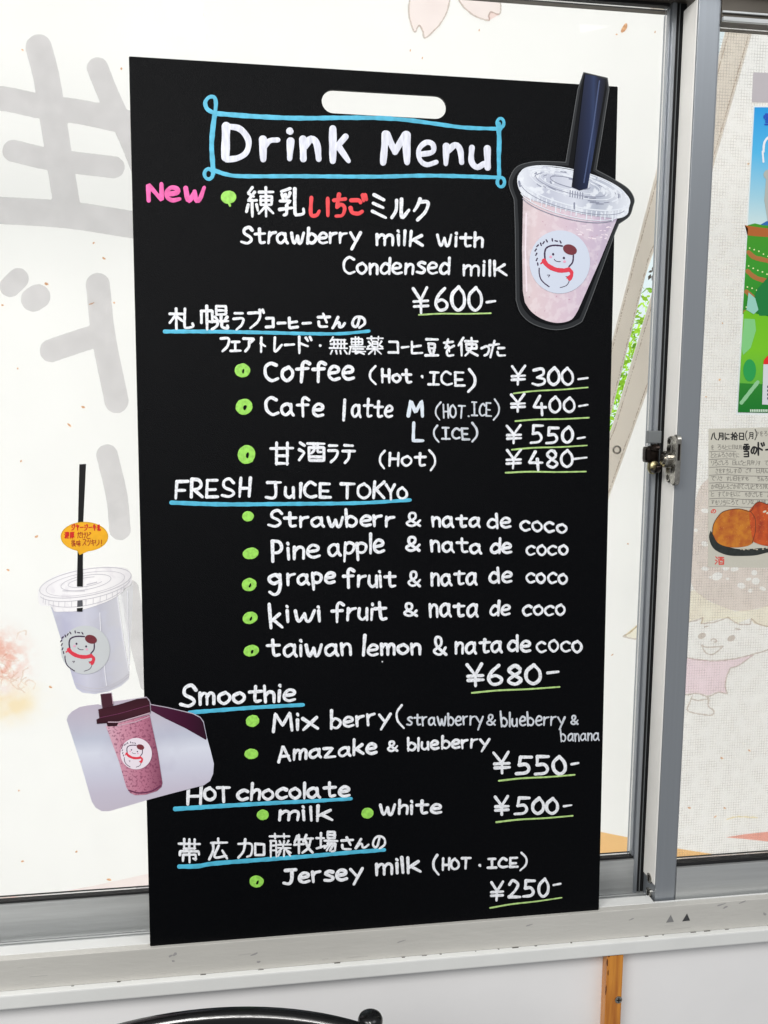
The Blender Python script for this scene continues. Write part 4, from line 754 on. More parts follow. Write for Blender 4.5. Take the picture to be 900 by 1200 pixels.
# green bullets: scribbled discs with a bare speck
for i, (x, y, rx, ry, rot, hole_) in enumerate(((268, 231, 9, 7.6, 0, 0), (284, 434, 9, 8, 0, 1), (286, 476.5, 10, 9, -15, 2), (289, 532.5, 11, 10, -60, 2), (290.6, 605, 7, 5.8, 0, 0), (293.7, 648.5, 9.8, 6.6, -12, 0), (292, 685, 9, 7.3, -15, 1), (293, 724, 9, 7, -15, 1), (294.5, 762.6, 9.5, 6.6, -12, 1), (296, 845, 8, 6.8, -20, 0), (294.6, 883.5, 8.4, 6, -5, 0), (308, 955, 7, 6, 0, 0), (430.5, 953, 7.3, 6, -8, 0), (300.7, 1033, 8.4, 6.8, 0, 1))):
    mb = MB(); mb.ell(BOARD, x, y, rx*.8, ry*.8, rot, .00012, 24, .05)
    pts = []; a0 = random.random()*6
    for k in range(30):
        t = a0+k*.2244; ca, sa = math.cos(math.radians(rot)), math.sin(math.radians(rot)); ex, ey_ = rx*.8*math.cos(t), ry*.8*math.sin(t)
        pts.append((x+ex*ca-ey_*sa+random.uniform(-.25, .25), y+ex*sa+ey_*ca+random.uniform(-.25, .25)))
    mb.stroke(BOARD, pts, min(rx, ry)*.5, .00016, base=.00003)
    if i == 0: mb.stroke(BOARD, [(268, 237), (269.5, 241)], 3, .0001, base=.00006)
    bo = mb.build('bullet', 'green', bd, label='green speech bubble shaped bullet' if i == 0 else None)
    if hole_: MB().ell(BOARD, x+1, y+1, 1.3*hole_**.5, 2.6 if hole_ < 2 else 3.4, 15, .00042, 10, .2).build('bare_speck', 'board', bo)
MB().ell(BOARD, 448, 775.3, .9, .9, 0, .0002, 8).build('chalk_speck', 'white', bd)
# ================================================================== snowman emblem (generic shop badge), drawn in the units of the large sticker
BB_ = (410, 355, 258, 277)
def emblem(parent, plane, cx, cy, rx, ry, h, rot=0, disc=(208, 216, 232), name='round_badge', dx=0, ks=1.0):
    a = math.radians(rot); sx, sy = rx/BB_[2], ry/BB_[3]
    def T(p): x, y = (p[0]-BB_[0])*sx*ks+dx, (p[1]-BB_[1])*sy*ks; return (cx+x*math.cos(a)-y*math.sin(a), cy+x*math.sin(a)+y*math.cos(a))
    k = (sx+sy)/2*ks; e = .00008
    d = MB().ell(plane, cx, cy, rx, ry, rot, h, 40).build(name, flat('badge_%d_%d_%d' % disc, disc, .45), parent)
    ol = MB()
    for pts, w_ in (([(425, 215), (380, 212), (340, 215), (305, 228), (285, 248), (278, 290), (285, 345)], 11), ([(522, 290), (522, 330), (515, 360), (490, 392)], 10), ([(238, 420), (240, 460), (255, 510), (285, 545), (330, 577)], 8), ([(502, 505), (490, 540), (470, 562), (425, 580)], 5)):
        ol.stroke(plane, [T(q) for q in cr(pts, 5)], max(w_*k*1.3, .65), .00003, h+e)
    ol.stroke(plane, [T(q) for q in cr([(362, 335), (372, 346), (390, 353), (415, 353)], 4)], max(7*k, .5), .00003, h+e)
    for q in ((350, 291), (443, 319)): c_ = T(q); ol.ell(plane, c_[0], c_[1], 10*k, 11*k, 0, h+e*1.5, 12)
    words = [((232, 390), 80), ((222, 350), -70), ((215, 305), -65), ((208, 268), -60), ((222, 230), -50), ((250, 215), 70), ((272, 200), -60), ((298, 183), 60), ((345, 172), 80), ((378, 180), 10), ((415, 186), 60)]
    for (q, t) in words:
        tt = math.radians(t); ddx, ddy = 10*math.cos(tt), 10*math.sin(tt); q = (q[0]-8, q[1]-6); ol.stroke(plane, [T((q[0]-ddx, q[1]-ddy)), T((q[0]+ddx, q[1]+ddy))], max(12*k, .75), .00003, h+e)
    for q in ((322, 480), (480, 485)): ol.stroke(plane, [T((q[0]-12, q[1]-4)), T((q[0]+10, q[1]-6)), T((q[0]-2, q[1]+12))], max(6*k, .4), .00003, h+e)
    ol.build('badge_outline', flat('badge_navy', (58, 36, 68)), d)
    s2 = MB()
    for pts, w_ in (([(275, 352), (300, 385), (350, 415), (400, 428), (450, 428), (490, 418)], 38), ([(490, 418), (515, 440), (512, 480), (500, 500)], 30), ([(270, 360), (250, 378)], 14), ([(505, 470), (480, 490)], 16)):
        s2.stroke(plane, [T(q) for q in cr(pts, 5)], w_*k, .00004, h+e*2)
    s2.build('badge_scarf', flat('badge_red', (222, 58, 76)), d)
    c_ = T((490, 243)); MB().ell(plane, c_[0], c_[1], 62*k, 43*k, 18+rot, h+e*3, 24).build('badge_beret', flat('badge_maroon', (124, 48, 58), noise=.3, nscale=900), d)
    ck = MB()
    for q in ((330, 315), (450, 350)): c_ = T(q); ck.ell(plane, c_[0], c_[1], 13*k, 11*k, 0, h+e*2, 12)
    ck.build('badge_cheeks', flat('badge_cheek', (235, 170, 196)), d)
# ------------------------------------------------------------------ pink drink cut-out on the board, top right
def c5(p): return [(590+x/3.75, 80+y/3.75) for x, y in p]
BQ = BOARD
pk = thing('drink_cutout', 'laminated picture of a pink drink with navy straw, on the board at top right', 'picture', tuple(BOARD.at(660, 385)))
HB = .0012
marg = [(350, 20), (455, 45), (462, 95), (430, 300), (405, 448)]+[tuple(q) for q in cr([(405, 448), (480, 488), (545, 530), (572, 575), (566, 610), (550, 652), (505, 685)], 4)[1:]]+[tuple(q) for q in cr([(490, 720), (365, 1062), (325, 1125), (230, 1150), (130, 1125), (75, 1078), (54, 1020)], 4)]+[(50, 700), (46, 590)]+[tuple(q) for q in cr([(44, 575), (24, 520), (28, 480), (60, 433), (130, 413), (200, 412), (272, 415)], 4)]+[(298, 260), (325, 95)]
lam = MB().poly(BQ, c5(marg), HB, .0008).build('laminate', flat('laminate_edge', (40, 42, 45), .35, spec=.3), pk)
inner = [(x+(300-x)*.045 if y > 400 else x, y+(760-y)*.018 if y > 400 else y) for x, y in marg]
inner = [(354, 26), (450, 52), (452, 95), (418, 300), (392, 452)]+[tuple(q) for q in cr([(392, 455), (470, 500), (535, 545), (558, 580), (552, 615), (540, 640), (495, 672)], 4)[1:]]+[tuple(q) for q in cr([(478, 715), (352, 1052), (315, 1108), (232, 1132), (140, 1108), (90, 1062), (70, 1015)], 4)]+[(66, 700), (60, 590)]+[tuple(q) for q in cr([(60, 580), (40, 520), (44, 485), (72, 447), (135, 428), (200, 426), (284, 430)], 4)]+[(310, 260), (335, 95)]
MB().poly(BQ, c5(inner), HB+.0002).build('black_border', flat('print_black', (12, 13, 17), .4, spec=.15), pk)
mb = MB(); mb.stroke(BQ, c5(marg+[marg[0]]), .8, .00005, HB+.0001); mb.build('laminate_rim', flat('laminate_rim', (88, 90, 92), .3), pk)
body = [(84, 560), (80, 800), (83, 980), (92, 1030), (120, 1070), (170, 1104), (235, 1120), (295, 1106), (325, 1065), (420, 850), (500, 655)]
MB().poly(BQ, c5(body[:3]+[tuple(q) for q in cr(body[3:9], 4)]+body[9:]), HB+.0005).build('printed_drink', ramp_mat('pink_drink', [(0, (206, 190, 194)), (.12, (222, 202, 206)), (.45, (216, 195, 208)), (.8, (200, 184, 204)), (1, (182, 170, 192))], 0, ncol=(240, 232, 236), noise=.3, nscale=110, nthr=.48), pk)
mb = MB()
for i in range(60):
    x, y = random.uniform(100, 430), random.uniform(600, 1080)
    if x > 500-(y-655)*.42 or x < 90 or (x-243)**2+(y-855)**2 < 142**2: continue
    if random.random() < (y-560)/900: continue
    q = c5([(x, y)])[0]; mb.ell(BQ, q[0], q[1], random.uniform(.4, 1.3), random.uniform(.3, .8), random.uniform(-40, 40), HB+.00056, 8, .3)
mb.build('printed_fruit_specks', flat('print_rose_speck', (196, 158, 178)), pk)
mb = MB()
for i in range(16):
    x, y = random.uniform(300, 460), random.uniform(690, 760); q = c5([(x, y), (x+random.uniform(6, 22), y+random.uniform(-3, 6))]); mb.stroke(BQ, q, random.uniform(.6, 1.6), .00003, HB+.00056)
mb.stroke(BQ, c5([(98, 640), (94, 800), (100, 980)]), 1.8, .00003, HB+.00056)
mb.build('printed_ice_glints', flat('print_ice', (240, 226, 234)), pk)
lid = [(58, 500), (66, 465), (100, 440), (170, 432), (260, 445), (360, 465), (450, 498), (520, 540), (553, 580), (548, 615), (540, 645), (500, 662), (430, 655), (330, 640), (200, 605), (110, 575), (72, 545)]
MB().poly(BQ, c5(cr(lid+[lid[0]], 3, True)[:-1]), HB+.0008).build('printed_lid', ramp_mat('cup_lid', [(0, (228, 232, 240)), (.25, (190, 194, 210)), (.5, (214, 218, 230)), (.7, (176, 182, 198)), (1, (226, 230, 238))], 0, ncol=(240, 244, 250), noise=.7, nscale=120, nthr=.52), pk)
ll = MB()
def arc5(cx, cy, rx, ry, rot, a0, a1, n_=26):
    r = math.radians(rot); o = []
    for i in range(n_+1):
        t = math.radians(a0+(a1-a0)*i/n_); x, y = rx*math.cos(t), ry*math.sin(t); o.append((cx+x*math.cos(r)-y*math.sin(r), cy+x*math.sin(r)+y*math.cos(r)))
    return c5(o)
for (cx, cy, rx, ry, a0, a1, w_) in ((306, 535, 248, 72, 5, 175, 1.5), (306, 520, 240, 70, 170, 365, 1.0), (300, 515, 190, 48, 0, 360, .9), (290, 508, 135, 32, 0, 360, .8), (290, 590, 225, 62, 15, 165, 1.0)): ll.stroke(BQ, arc5(cx, cy, rx, ry, 14, a0, a1), w_, .00005, HB+.0009)
for i in range(24):
    t = math.radians(25+130*i/23); r = math.radians(14); x, y = 238*math.cos(t), 66*math.sin(t); px_ = 300+x*math.cos(r)-y*math.sin(r); py_ = 548+x*math.sin(r)+y*math.cos(r)
    q = c5([(px_, py_), (px_-2, py_+20+10*(i % 3))]); ll.stroke(BQ, q, .9 if i % 2 else 1.5, .00004, HB+.0009)
for i in range(34):
    t = random.uniform(150, 380); k_ = random.uniform(.45, .97); a0_ = t; ll.stroke(BQ, arc5(302, 518, 238*k_, 68*k_, 14, a0_, a0_+random.uniform(6, 26), 6), random.uniform(.6, 2.6), .00004, HB+.00092)
ld = MB()
for i in range(22):
    k_ = random.uniform(.4, .95); a0_ = random.uniform(0, 360); ld.stroke(BQ, arc5(302, 520, 238*k_, 68*k_, 14, a0_, a0_+random.uniform(5, 18), 6), random.uniform(.5, 1.6), .00003, HB+.00094)
for (cx, cy, rx, ry, a0, a1, w_) in ((304, 562, 236, 64, 10, 170, .7), (296, 512, 162, 40, 20, 190, .7), (290, 505, 90, 20, 0, 300, .9), (282, 603, 215, 60, 22, 160, .8)): ld.stroke(BQ, arc5(cx, cy, rx, ry, 14, a0, a1), w_, .00004, HB+.00095)
for i in range(6): q = c5([(290+i*11, 540+i*2), (289+i*11, 566+i*2)]); ld.stroke(BQ, q, 1.2, .00004, HB+.00095)
ld.stroke(BQ, c5([(66, 500), (70, 520)]), 2.4, .00004, HB+.00095); ld.stroke(BQ, c5([(308, 595), (308, 620)]), 1.8, .00004, HB+.00095)
ll.build('printed_lid_highlights', flat('print_highlight', (226, 231, 240)), pk)
ld.build('printed_lid_shadows', flat('print_lilac_grey', (138, 142, 162)), pk)
MB().poly(BQ, c5([(355, 30), (402, 38), (448, 56), (366, 530), (330, 540), (296, 524)]), HB+.0011).build('printed_straw', ramp_mat('navy_straw', [(0, (10, 13, 24)), (.3, (22, 30, 56)), (.5, (30, 40, 72)), (.62, (42, 56, 92)), (.75, (24, 30, 56)), (1, (9, 11, 20))], 0), pk)
MB().stroke(BQ, c5([(418, 60), (392, 250), (350, 505)]), 1.5, .00005, HB+.0012).build('printed_straw_glint', flat('straw_glint', (62, 78, 118)), pk)
bq = c5([(243, 855)])[0]; emblem(pk, BQ, bq[0]+.4, bq[1]-.6, 35.5, 37, HB+.0009, 3)
# ------------------------------------------------------------------ berry smoothie photo cut-out, over the board's left edge
def c7(p): return [(70+x/4.737, 790+y/4.737) for x, y in p]
SP = BOARD
sv = thing('smoothie_photo', 'corner cut photo of a pink berry smoothie cup overlapping the board at lower left', 'picture', tuple(SP.at(160, 950, .003)))
H2 = .0014
out = [(40, 252), (48, 228), (70, 205), (110, 182), (160, 172), (213, 166), (232, 172), (228, 108), (290, 100), (298, 150), (360, 142), (430, 132), (482, 124), (498, 140), (508, 165), (600, 182), (740, 215), (782, 236), (800, 262), (818, 350), (840, 430), (856, 495), (852, 550), (835, 590), (800, 614), (650, 652), (500, 692), (380, 728), (275, 758), (235, 758), (200, 738), (178, 702), (120, 500)]
MB().poly(SP, c7(out), H2, .0007).build('photo_print', ramp_mat('photo_backdrop', [(0, (194, 186, 200)), (.16, (196, 190, 206)), (.32, (202, 202, 218)), (.5, (214, 217, 230)), (.62, (190, 194, 210)), (.8, (190, 184, 198)), (1, (188, 174, 190))], 2, ncol=(176, 172, 192), noise=.3, nscale=14, nthr=.5), sv)
MB().poly(SP, c7([(506, 168), (600, 185), (738, 218), (779, 239), (796, 263), (816, 352), (812, 362), (700, 298), (580, 240), (508, 200)]), H2+.0003).build('printed_dark_backdrop', ramp_mat('maroon_bg', [(0, (70, 24, 52)), (.6, (60, 12, 42)), (1, (40, 10, 30))], 0), sv)
bod = [(258, 285), (500, 222), (545, 430), (571, 600), (566, 622), (540, 645), (480, 664), (420, 668), (392, 655), (372, 625), (330, 480)]
MB().poly(SP, c7(bod), H2+.0005).build('printed_smoothie', ramp_mat('berry_smoothie', [(0, (216, 172, 188)), (.3, (204, 144, 164)), (.65, (184, 116, 140)), (1, (128, 70, 94))], 0, ncol=(104, 38, 72), noise=.6, nscale=420, nthr=.52), sv)
MB().poly(SP, c7([(216, 192), (330, 165), (430, 134), (484, 128), (500, 150), (505, 208), (420, 238), (330, 262), (318, 284), (268, 286), (262, 268), (208, 272), (206, 248), (222, 240)]), H2+.0008).build('printed_dark_lid', ramp_mat('maroon_lid', [(0, (44, 18, 28)), (.5, (66, 28, 40)), (1, (52, 20, 30))], 2), sv)
MB().poly(SP, c7([(228, 108), (288, 102), (298, 170), (240, 188)]), H2+.0010).build('printed_straw', flat('maroon_straw', (66, 26, 40), .35), sv)
g_ = MB(); g_.stroke(SP, c7([(272, 262), (330, 262), (420, 236), (500, 212)]), 1.2, .00005, H2+.0011); g_.stroke(SP, c7([(320, 284), (420, 262), (498, 232)]), 1.0, .00005, H2+.0006); g_.stroke(SP, c7([(292, 110), (298, 160)]), .8, .00004, H2+.0011); g_.build('printed_highlights', flat('print_mauve', (196, 168, 182)), sv)
g_ = MB(); g_.stroke(SP, c7(cr([(385, 640), (440, 655), (510, 645), (560, 615)], 5)), 1.6, .00005, H2+.0007); g_.build('printed_rim_line', flat('print_plum', (104, 44, 78)), sv); g_ = MB(); g_.stroke(SP, c7([(225, 238), (330, 216), (500, 168)]), .8, .00004, H2+.0011); g_.build('printed_rim_line', 'print_plum', sv)
q = c7([(426, 437)])[0]; emblem(sv, SP, q[0], q[1], 18.4, 18.4, H2+.0009, 0, (232, 222, 232), dx=-1, ks=1.05)
# ------------------------------------------------------------------ iced drink cut-out taped to the left pane
def c8(p): return [(40+x/7.06, 650+y/7.06) for x, y in p]
GP = GL
ic = thing('drink_cutout', 'cut-out picture of a white drink with black straw stuck on the left pane', 'picture', tuple(GP.at(115, 812)))
H3 = .0006
def clear_mat(name, col, a):
    mt, nt, b = new_mat(name); b.inputs['Base Color'].default_value = srgb(*col); b.inputs['Alpha'].default_value = a; b.inputs['Roughness'].default_value = .3; return mt
M['clearfilm'] = clear_mat('clear_film', (228, 230, 236), .45)
cup = [(125, 385), (640, 300), (690, 330), (735, 700), (788, 985), (784, 1030), (720, 1085), (620, 1130), (500, 1152), (400, 1140), (350, 1105), (335, 1070), (230, 720)]
MB().poly(GP, c8(cup), H3, .0004).build('printed_cup', ramp_mat('milk_cup', [(0, (196, 196, 208)), (.2, (188, 188, 210)), (.45, (208, 208, 222)), (.65, (194, 194, 206)), (.8, (206, 206, 214)), (1, (222, 222, 228))], 0, ncol=(206, 208, 224), noise=.4, nscale=40, nthr=.5), ic)
MB().poly(GP, c8([(640, 322), (812, 215), (820, 300), (800, 700), (790, 1000), (740, 700)]), H3-.0002).build('printed_cup_side', 'clearfilm', ic)
lidp = [(35, 345), (40, 290), (90, 225), (200, 165), (330, 128), (480, 105), (650, 98), (760, 112), (805, 160), (810, 210), (795, 250), (740, 285), (735, 305), (640, 370), (500, 425), (360, 465), (250, 470), (170, 468), (140, 425), (60, 420), (38, 385)]
MB().poly(GP, c8(cr(lidp+[lidp[0]], 3, True)[:-1]), H3+.0003).build('printed_lid', ramp_mat('clear_lid', [(0, (240, 238, 240)), (.3, (248, 246, 248)), (.6, (250, 248, 248)), (1, (242, 240, 243))], 0, ncol=(226, 222, 228), noise=.5, nscale=90, nthr=.55), ic)
ll = MB()
def arc8(cx, cy, rx, ry, rot, a0, a1, n_=30):
    r = math.radians(rot); o = []
    for i in range(n_+1):
        t = math.radians(a0+(a1-a0)*i/n_); x, y = rx*math.cos(t), ry*math.sin(t); o.append((cx+x*math.cos(r)-y*math.sin(r), cy+x*math.sin(r)+y*math.cos(r)))
    return c8(o)
for (cx, cy, rx, ry, a0, a1, w_) in ((425, 230, 385, 110, 0, 360, .9), (425, 238, 330, 88, 0, 360, .6), (430, 228, 210, 58, 0, 360, .8), (430, 225, 150, 36, 30, 300, .7), (420, 262, 380, 105, 10, 170, .9), (410, 300, 340, 120, 30, 150, .8)): ll.stroke(GP, arc8(cx, cy, rx, ry, -10, a0, a1), w_, .00004, H3+.0005)
for i in range(16):
    t = math.radians(20+150*i/15); x, y = 350*math.cos(t), 95*math.sin(t); r = math.radians(-10); a_, b2 = 415+x*math.cos(r)-y*math.sin(r), 275+x*math.sin(r)+y*math.cos(r)
    ll.stroke(GP, c8([(a_, b2), (a_-2, b2+45)]), .6, .00003, H3+.0005)
for pts in (([(355, 1085), (450, 1120), (560, 1120), (700, 1065), (785, 1005)]), ([(345, 1060), (440, 1098), (560, 1100), (700, 1045), (783, 985)])): ll.stroke(GP, c8(cr(pts)), .7, .00003, H3+.0003)
ll.stroke(GP, c8([(240, 297), (420, 298)]), 1, .00003, H3+.0006); ll.stroke(GP, c8([(440, 245), (520, 225)]), 1.2, .00003, H3+.0006)
ll.build('printed_lid_lines', flat('lid_grey', (206, 204, 210)), ic)
hl = MB(); hl.stroke(GP, c8([(775, 300), (778, 600), (790, 900)]), 1.0, .00003, H3+.0004); hl.stroke(GP, c8([(690, 350), (740, 720), (785, 960)]), 1.2, .00003, H3+.0004); hl.stroke(GP, c8([(545, 480), (555, 700), (600, 1080)]), 1.0, .00003, H3+.0004); hl.build('printed_highlights', flat('print_white', (238, 238, 244)), ic)
st = MB(); st.poly(GP, [(93.3, 544), (101.2, 543.5), (98, 610), (97.3, 687), (90.5, 687), (92, 600)], H3+.0009, .0003); st.poly(GP, c8([(356, 440), (404, 436), (400, 470), (355, 468)]), H3+.0007); st.build('straw', flat('straw_black', (14, 13, 14), .35), ic)
MB().poly(GP, c8([(360, 378), (402, 374), (404, 425), (358, 430)]), H3+.0007).build('straw_under_lid', flat('straw_grey', (86, 86, 92)), ic)
q = c8([(425, 785)])[0]; emblem(ic, GP, q[0], q[1], 28.8, 28.5, H3+.0005, 0, (204, 208, 210), dx=-3, ks=1.08)
# clear reading: the badge picture is set left of centre in this print
# ------------------------------------------------------------------ yellow note on the straw
nt_ = thing('speech_bubble_note', 'small yellow speech bubble note with red writing on the black straw', 'note', tuple(GP.at(99, 648)))
bp = []
for i in range(40):
    t = 2*math.pi*i/40; x, y = 99.5+27.5*math.cos(t), 628.5+17*math.sin(t)
    if 92 < x < 100 and y > 630: continue
    bp.append((x, y))
    
idx = max(range(len(bp)), key=lambda i: math.hypot(bp[i][0]-bp[(i+1) % len(bp)][0], bp[i][1]-bp[(i+1) % len(bp)][1])); bp.insert(idx+1, (94, 649.5))
MB().poly(GP, bp, H3+.0017, .0005).build('paper', pmat('note_yellow', (244, 178, 22), .5, noise=.12, nscale=120), nt_)
edge = MB(); edge.stroke(GP, bp+[bp[0]], .8, .00003, H3+.0018); edge.build('paper_edge', flat('note_edge', (206, 160, 30)), nt_)
tx = MB(); txr = MB()
for s_, x0, y0, w_, hh, mb_ in (('ジャージー牛乳', 84, 613.5, 5.0, 7.8, txr), ('濃厚', 76, 622.8, 6.2, 8, txr), ('だけど', 91, 623, 5.6, 7.6, tx), ('後味', 84, 632, 5.8, 8, tx), ('スッキリ！', 97, 631.5, 5.0, 7.6, tx)):
    for i, ch in enumerate(s_): jp(mb_, GP, ch, x0+i*w_, y0+i*.1, x0+i*w_+w_*.94, y0+hh+i*.1, 1.15 if mb_ is txr else .85, .00002, H3+.0019, .1)
txr.build('lettering', flat('note_red', (206, 34, 30)), nt_, label='bold red writing reading ジャージー牛乳 濃厚'); tx.build('lettering', flat('note_brown_red', (168, 60, 16)), nt_, label='thin dark red writing reading だけど 後味スッキリ！')
# ------------------------------------------------------------------ poster at the right edge
PO = GR; H4 = .0006
def c9(p): return [(855+x/2.93, 80+y/2.93) for x, y in p]
po = thing('poster', 'colourful poster of blue sky and green fields at the right edge of the window', 'poster', tuple(PO.at(900, 486)))
def lft(y): return 883.2+(y-125)*(863.3-883.2)/(485-125)
MB().poly(PO, [(lft(125)-.8, 124), (1010, 124.5), (1000, 488), (lft(487)-.8, 486)], H4, .0005).build('paper', flat('poster_white', (232, 238, 238), .3, coat=.4), po)
MB().poly(PO, [(lft(126)+.6, 126), (1010, 126.5), (1004, 272), (lft(268)+.6, 266)], H4+.0002).build('printed_sky', ramp_mat('poster_sky', [(0, (206, 226, 226)), (.25, (160, 208, 226)), (.6, (84, 184, 232)), (1, (28, 152, 226))], 2), po)
MB().poly(PO, [(lft(266)+.6, 264), (884, 262), (893, 264), (1004, 272), (1002, 380), (lft(380)+.6, 368)], H4+.0004).build('printed_fields', ramp_mat('poster_field', [(0, (44, 132, 38)), (.5, (58, 150, 48)), (1, (70, 150, 40))], 2), po)
MB().poly(PO, [(lft(268)+.6, 268), (872, 264), (884, 266), (900, 268), (1004, 274), (1004, 285), (900, 278), (884, 277), (lft(277)+.6, 276)], H4+.0005).build('printed_earth', flat('poster_earth', (176, 98, 42), .35), po)
MB().poly(PO, c9([(100, 540), (135, 520), (180, 540), (170, 552), (100, 552)]), H4+.0003).build('printed_hill', flat('poster_hill', (44, 104, 176), .35), po)
fr_ = MB(); dts = MB()
for k, (ya, yb) in enumerate(((296, 306), (318, 330), (342, 356), (296+70, 380))):
    fr_.stroke(PO, cr([(lft(ya)+3, ya), (884, (ya+yb)/2+1), (900, yb), (990, yb+22)]), 5.5, .00003, H4+.0005)
    for i in range(12): x = lft(ya)+4+i*5.4; dts.ell(PO, x, ya-7.5+(x-872)*.42+random.uniform(-.8, .8), .95, .95, 0, H4+.00065, 8)
fr_.build('printed_furrows', flat('poster_furrow', (170, 112, 58), .35), po); dts.build('printed_flowers', flat('poster_dots', (226, 240, 170), .35), po)
MB().poly(PO, c9([(78, 800), (92, 760), (132, 715), (220, 700), (220, 850), (100, 850)]), H4+.0008).build('printed_leaf', flat('poster_leaf_dark', (22, 122, 56), .35), po)
MB().poly(PO, [(lft(362)+.6, 366), (875, 362), (886, 368), (905, 372), (1002, 380), (1000, 455), (lft(452)+.6, 452)], H4+.0007).build('printed_meadow', ramp_mat('poster_meadow', [(0, (96, 178, 66)), (.5, (120, 196, 40)), (1, (112, 190, 36))], 2), po)
MB().poly(PO, c9([(48, 860), (84, 862), (88, 900), (70, 960), (44, 985), (38, 960)]), H4+.0009).build('printed_pale_leaf', flat('poster_pale_leaf', (130, 204, 130), .35), po)
MB().ell(PO, 877.5, 434, 7.5, 13, 0, H4+.001, 20).build('printed_round_leaf', flat('poster_round_leaf', (38, 158, 78), .35), po)
MB().poly(PO, c9([(62, 770), (85, 790), (96, 830), (80, 845), (55, 830)]), H4+.0011).build('printed_glass_leaf', flat('poster_glass', (150, 206, 190), .35), po)
MB().poly(PO, [(lft(452)+.6, 449), (1000, 455), (999, 485), (lft(484)+.6, 483)], H4+.0008).build('printed_hedge', ramp_mat('poster_hedge', [(0, (26, 118, 44)), (1, (46, 132, 48))], 2), po)
MB().stroke(PO, [(868, 472), (887, 448)], 4.5, .00003, H4+.0010).build('printed_bottle', flat('poster_bottle', (144, 200, 150), .35), po)
dts = MB()
for i in range(30): dts.poly(PO, [(878+i*2.1, 479.7), (879.4+i*2.1, 479.7), (879.4+i*2.1, 482.6), (878+i*2.1, 482.6)], H4+.001)
dts.build('printed_fine_text', flat('poster_finetext', (214, 232, 214), .35), po)
MB().poly(PO, [(894, 422), (901, 414), (940, 414), (940, 427), (893.5, 427)], H4+.0012).build('printed_red_roof', flat('poster_red', (224, 44, 36), .35), po)
MB().poly(PO, [(893.5, 427), (940, 427), (940, 476), (892, 474)], H4+.0012).build('printed_white_panel', flat('poster_panel', (214, 216, 222), .35), po)
mb = MB()
for i in range(4): mb.poly(PO, [(898, 452+i*4.5), (906, 452+i*4.5), (906, 454.6+i*4.5), (898, 454.6+i*4.5)], H4+.0014)
mb.build('printed_panel_text', flat('poster_text', (40, 56, 70), .35), po)
mb = MB()
jp(mb, PO, '雪', 894, 133, 906, 147, 2, .00003, H4+.0005); jp(mb, PO, 'の', 907, 133, 918, 147, 2, .00003, H4+.0005); mb.build('lettering', flat('poster_blue', (20, 78, 190), .35), po)
mb = MB(); mb.stroke(PO, cr([(894, 178), (895, 168), (899, 162), (905, 160)]), 2.6, .00003, H4+.0005); mb.stroke(PO, [(893, 178), (894, 190)], 2.2, .00003, H4+.0005); mb.build('printed_white_stroke', flat('print_white', (238, 238, 244)), po)
mb = MB(); mb.ell(PO, 903, 205, 9, 7, 0, H4+.0005, 16); mb.poly(PO, [(897, 210), (912, 210), (912, 262), (899, 260), (895, 235)], H4+.00045); mb.build('printed_figure', flat('poster_figure', (176, 182, 176), .4), po)
# grey card over the poster
gc = thing('grey_card', 'plain grey card on the right pane just above the colourful poster', 'card', tuple(PO.at(890, 122)))
MB().poly(PO, [(882.5, 85), (1000, 88), (1000, 122), (881, 120)], H4, .0005).build('paper', pmat('card_grey', (190, 184, 188), .5, noise=.05, nscale=30), gc)
# ------------------------------------------------------------------ calligraphy card with painted doughnuts
def c3(p): return [(820+x/6.31, 490+y/6.31) for x, y in p]
pc = thing('calligraphy_card', 'grey paper card with brush writing and painted orange doughnuts on the right pane', 'card', tuple(PO.at(880, 665)))
MB().poly(PO, [(830.2, 502.5), (1010, 498), (1005, 668), (829.4, 664)], H4, .0004).build('paper', pmat('card_paper', (204, 201, 188), .7, noise=.06, nscale=25, bump=.2, bscale=400), pc)
mb = MB(); xx = 832.5
for ch, w_ in (('八', 8), ('月', 8), ('に', 7), ('拾', 10), ('日', 7)): jp(mb, PO, ch, xx, 506.5+random.uniform(-.5, .5), xx+w_*.9, 516+random.uniform(-.6, .6), 1.3, .00002, H4+.0001, .2); xx += w_
word(mb, PO, '(', xx+.5, xx+3, 515, 515, 7, 1, 10, .00002, H4+.0001); jp(mb, PO, '月', xx+4, 506.5, xx+10, 515, 1, .00002, H4+.0001, .2); word(mb, PO, ')', xx+11, xx+13.5, 515, 515, 7, 1, 10, .00002, H4+.0001)
jp(mb, PO, '雪', 870, 520, 878.5, 536, 1.7, .00002, H4+.0001, .2); jp(mb, PO, 'の', 879, 523, 887, 533, 1.9, .00002, H4+.0001); jp(mb, PO, 'ド', 887, 518, 896.5, 534, 2.1, .00002, H4+.0001); jp(mb, PO, 'ー', 896, 524, 904, 530, 2.1, .00002, H4+.0001)
mb.build('brush_lettering', flat('brush_black', (20, 20, 22), .6), pc)
mb = MB(); KS = 'はてかるしともりなすにのんをいさちご日月'
for r in range(8):
    y0 = 521+r*9.2; x = 833; end = 866 if r < 2 else 985
    while x < end:
        w_ = random.uniform(3.6, 5.2)
        if random.random() < .88: jp(mb, PO, random.choice(KS), x, y0+random.uniform(-.4, .6), x+w_*.88, y0+random.uniform(5.2, 6.4), .55, .00001, H4+.0001, .15)
        x += w_
for i, ch in enumerate('かをる'): jp(mb, PO, ch, 885+i*5, 505, 889+i*5, 511, .6, .00001, H4+.0001, .1)
mb.build('small_writing', flat('pencil_grey', (124, 120, 114), .7), pc, kind='stuff')
mb = MB()
for r in range(8): y0 = 529.3+r*9.2; mb.stroke(PO, cr([(831, y0), (848, y0-.8), (862, y0+(0 if r > 1 else -.5))]+([(885, y0+1), (990, y0+2.5)] if r > 1 else [])), .7, .00001, H4+.0001)
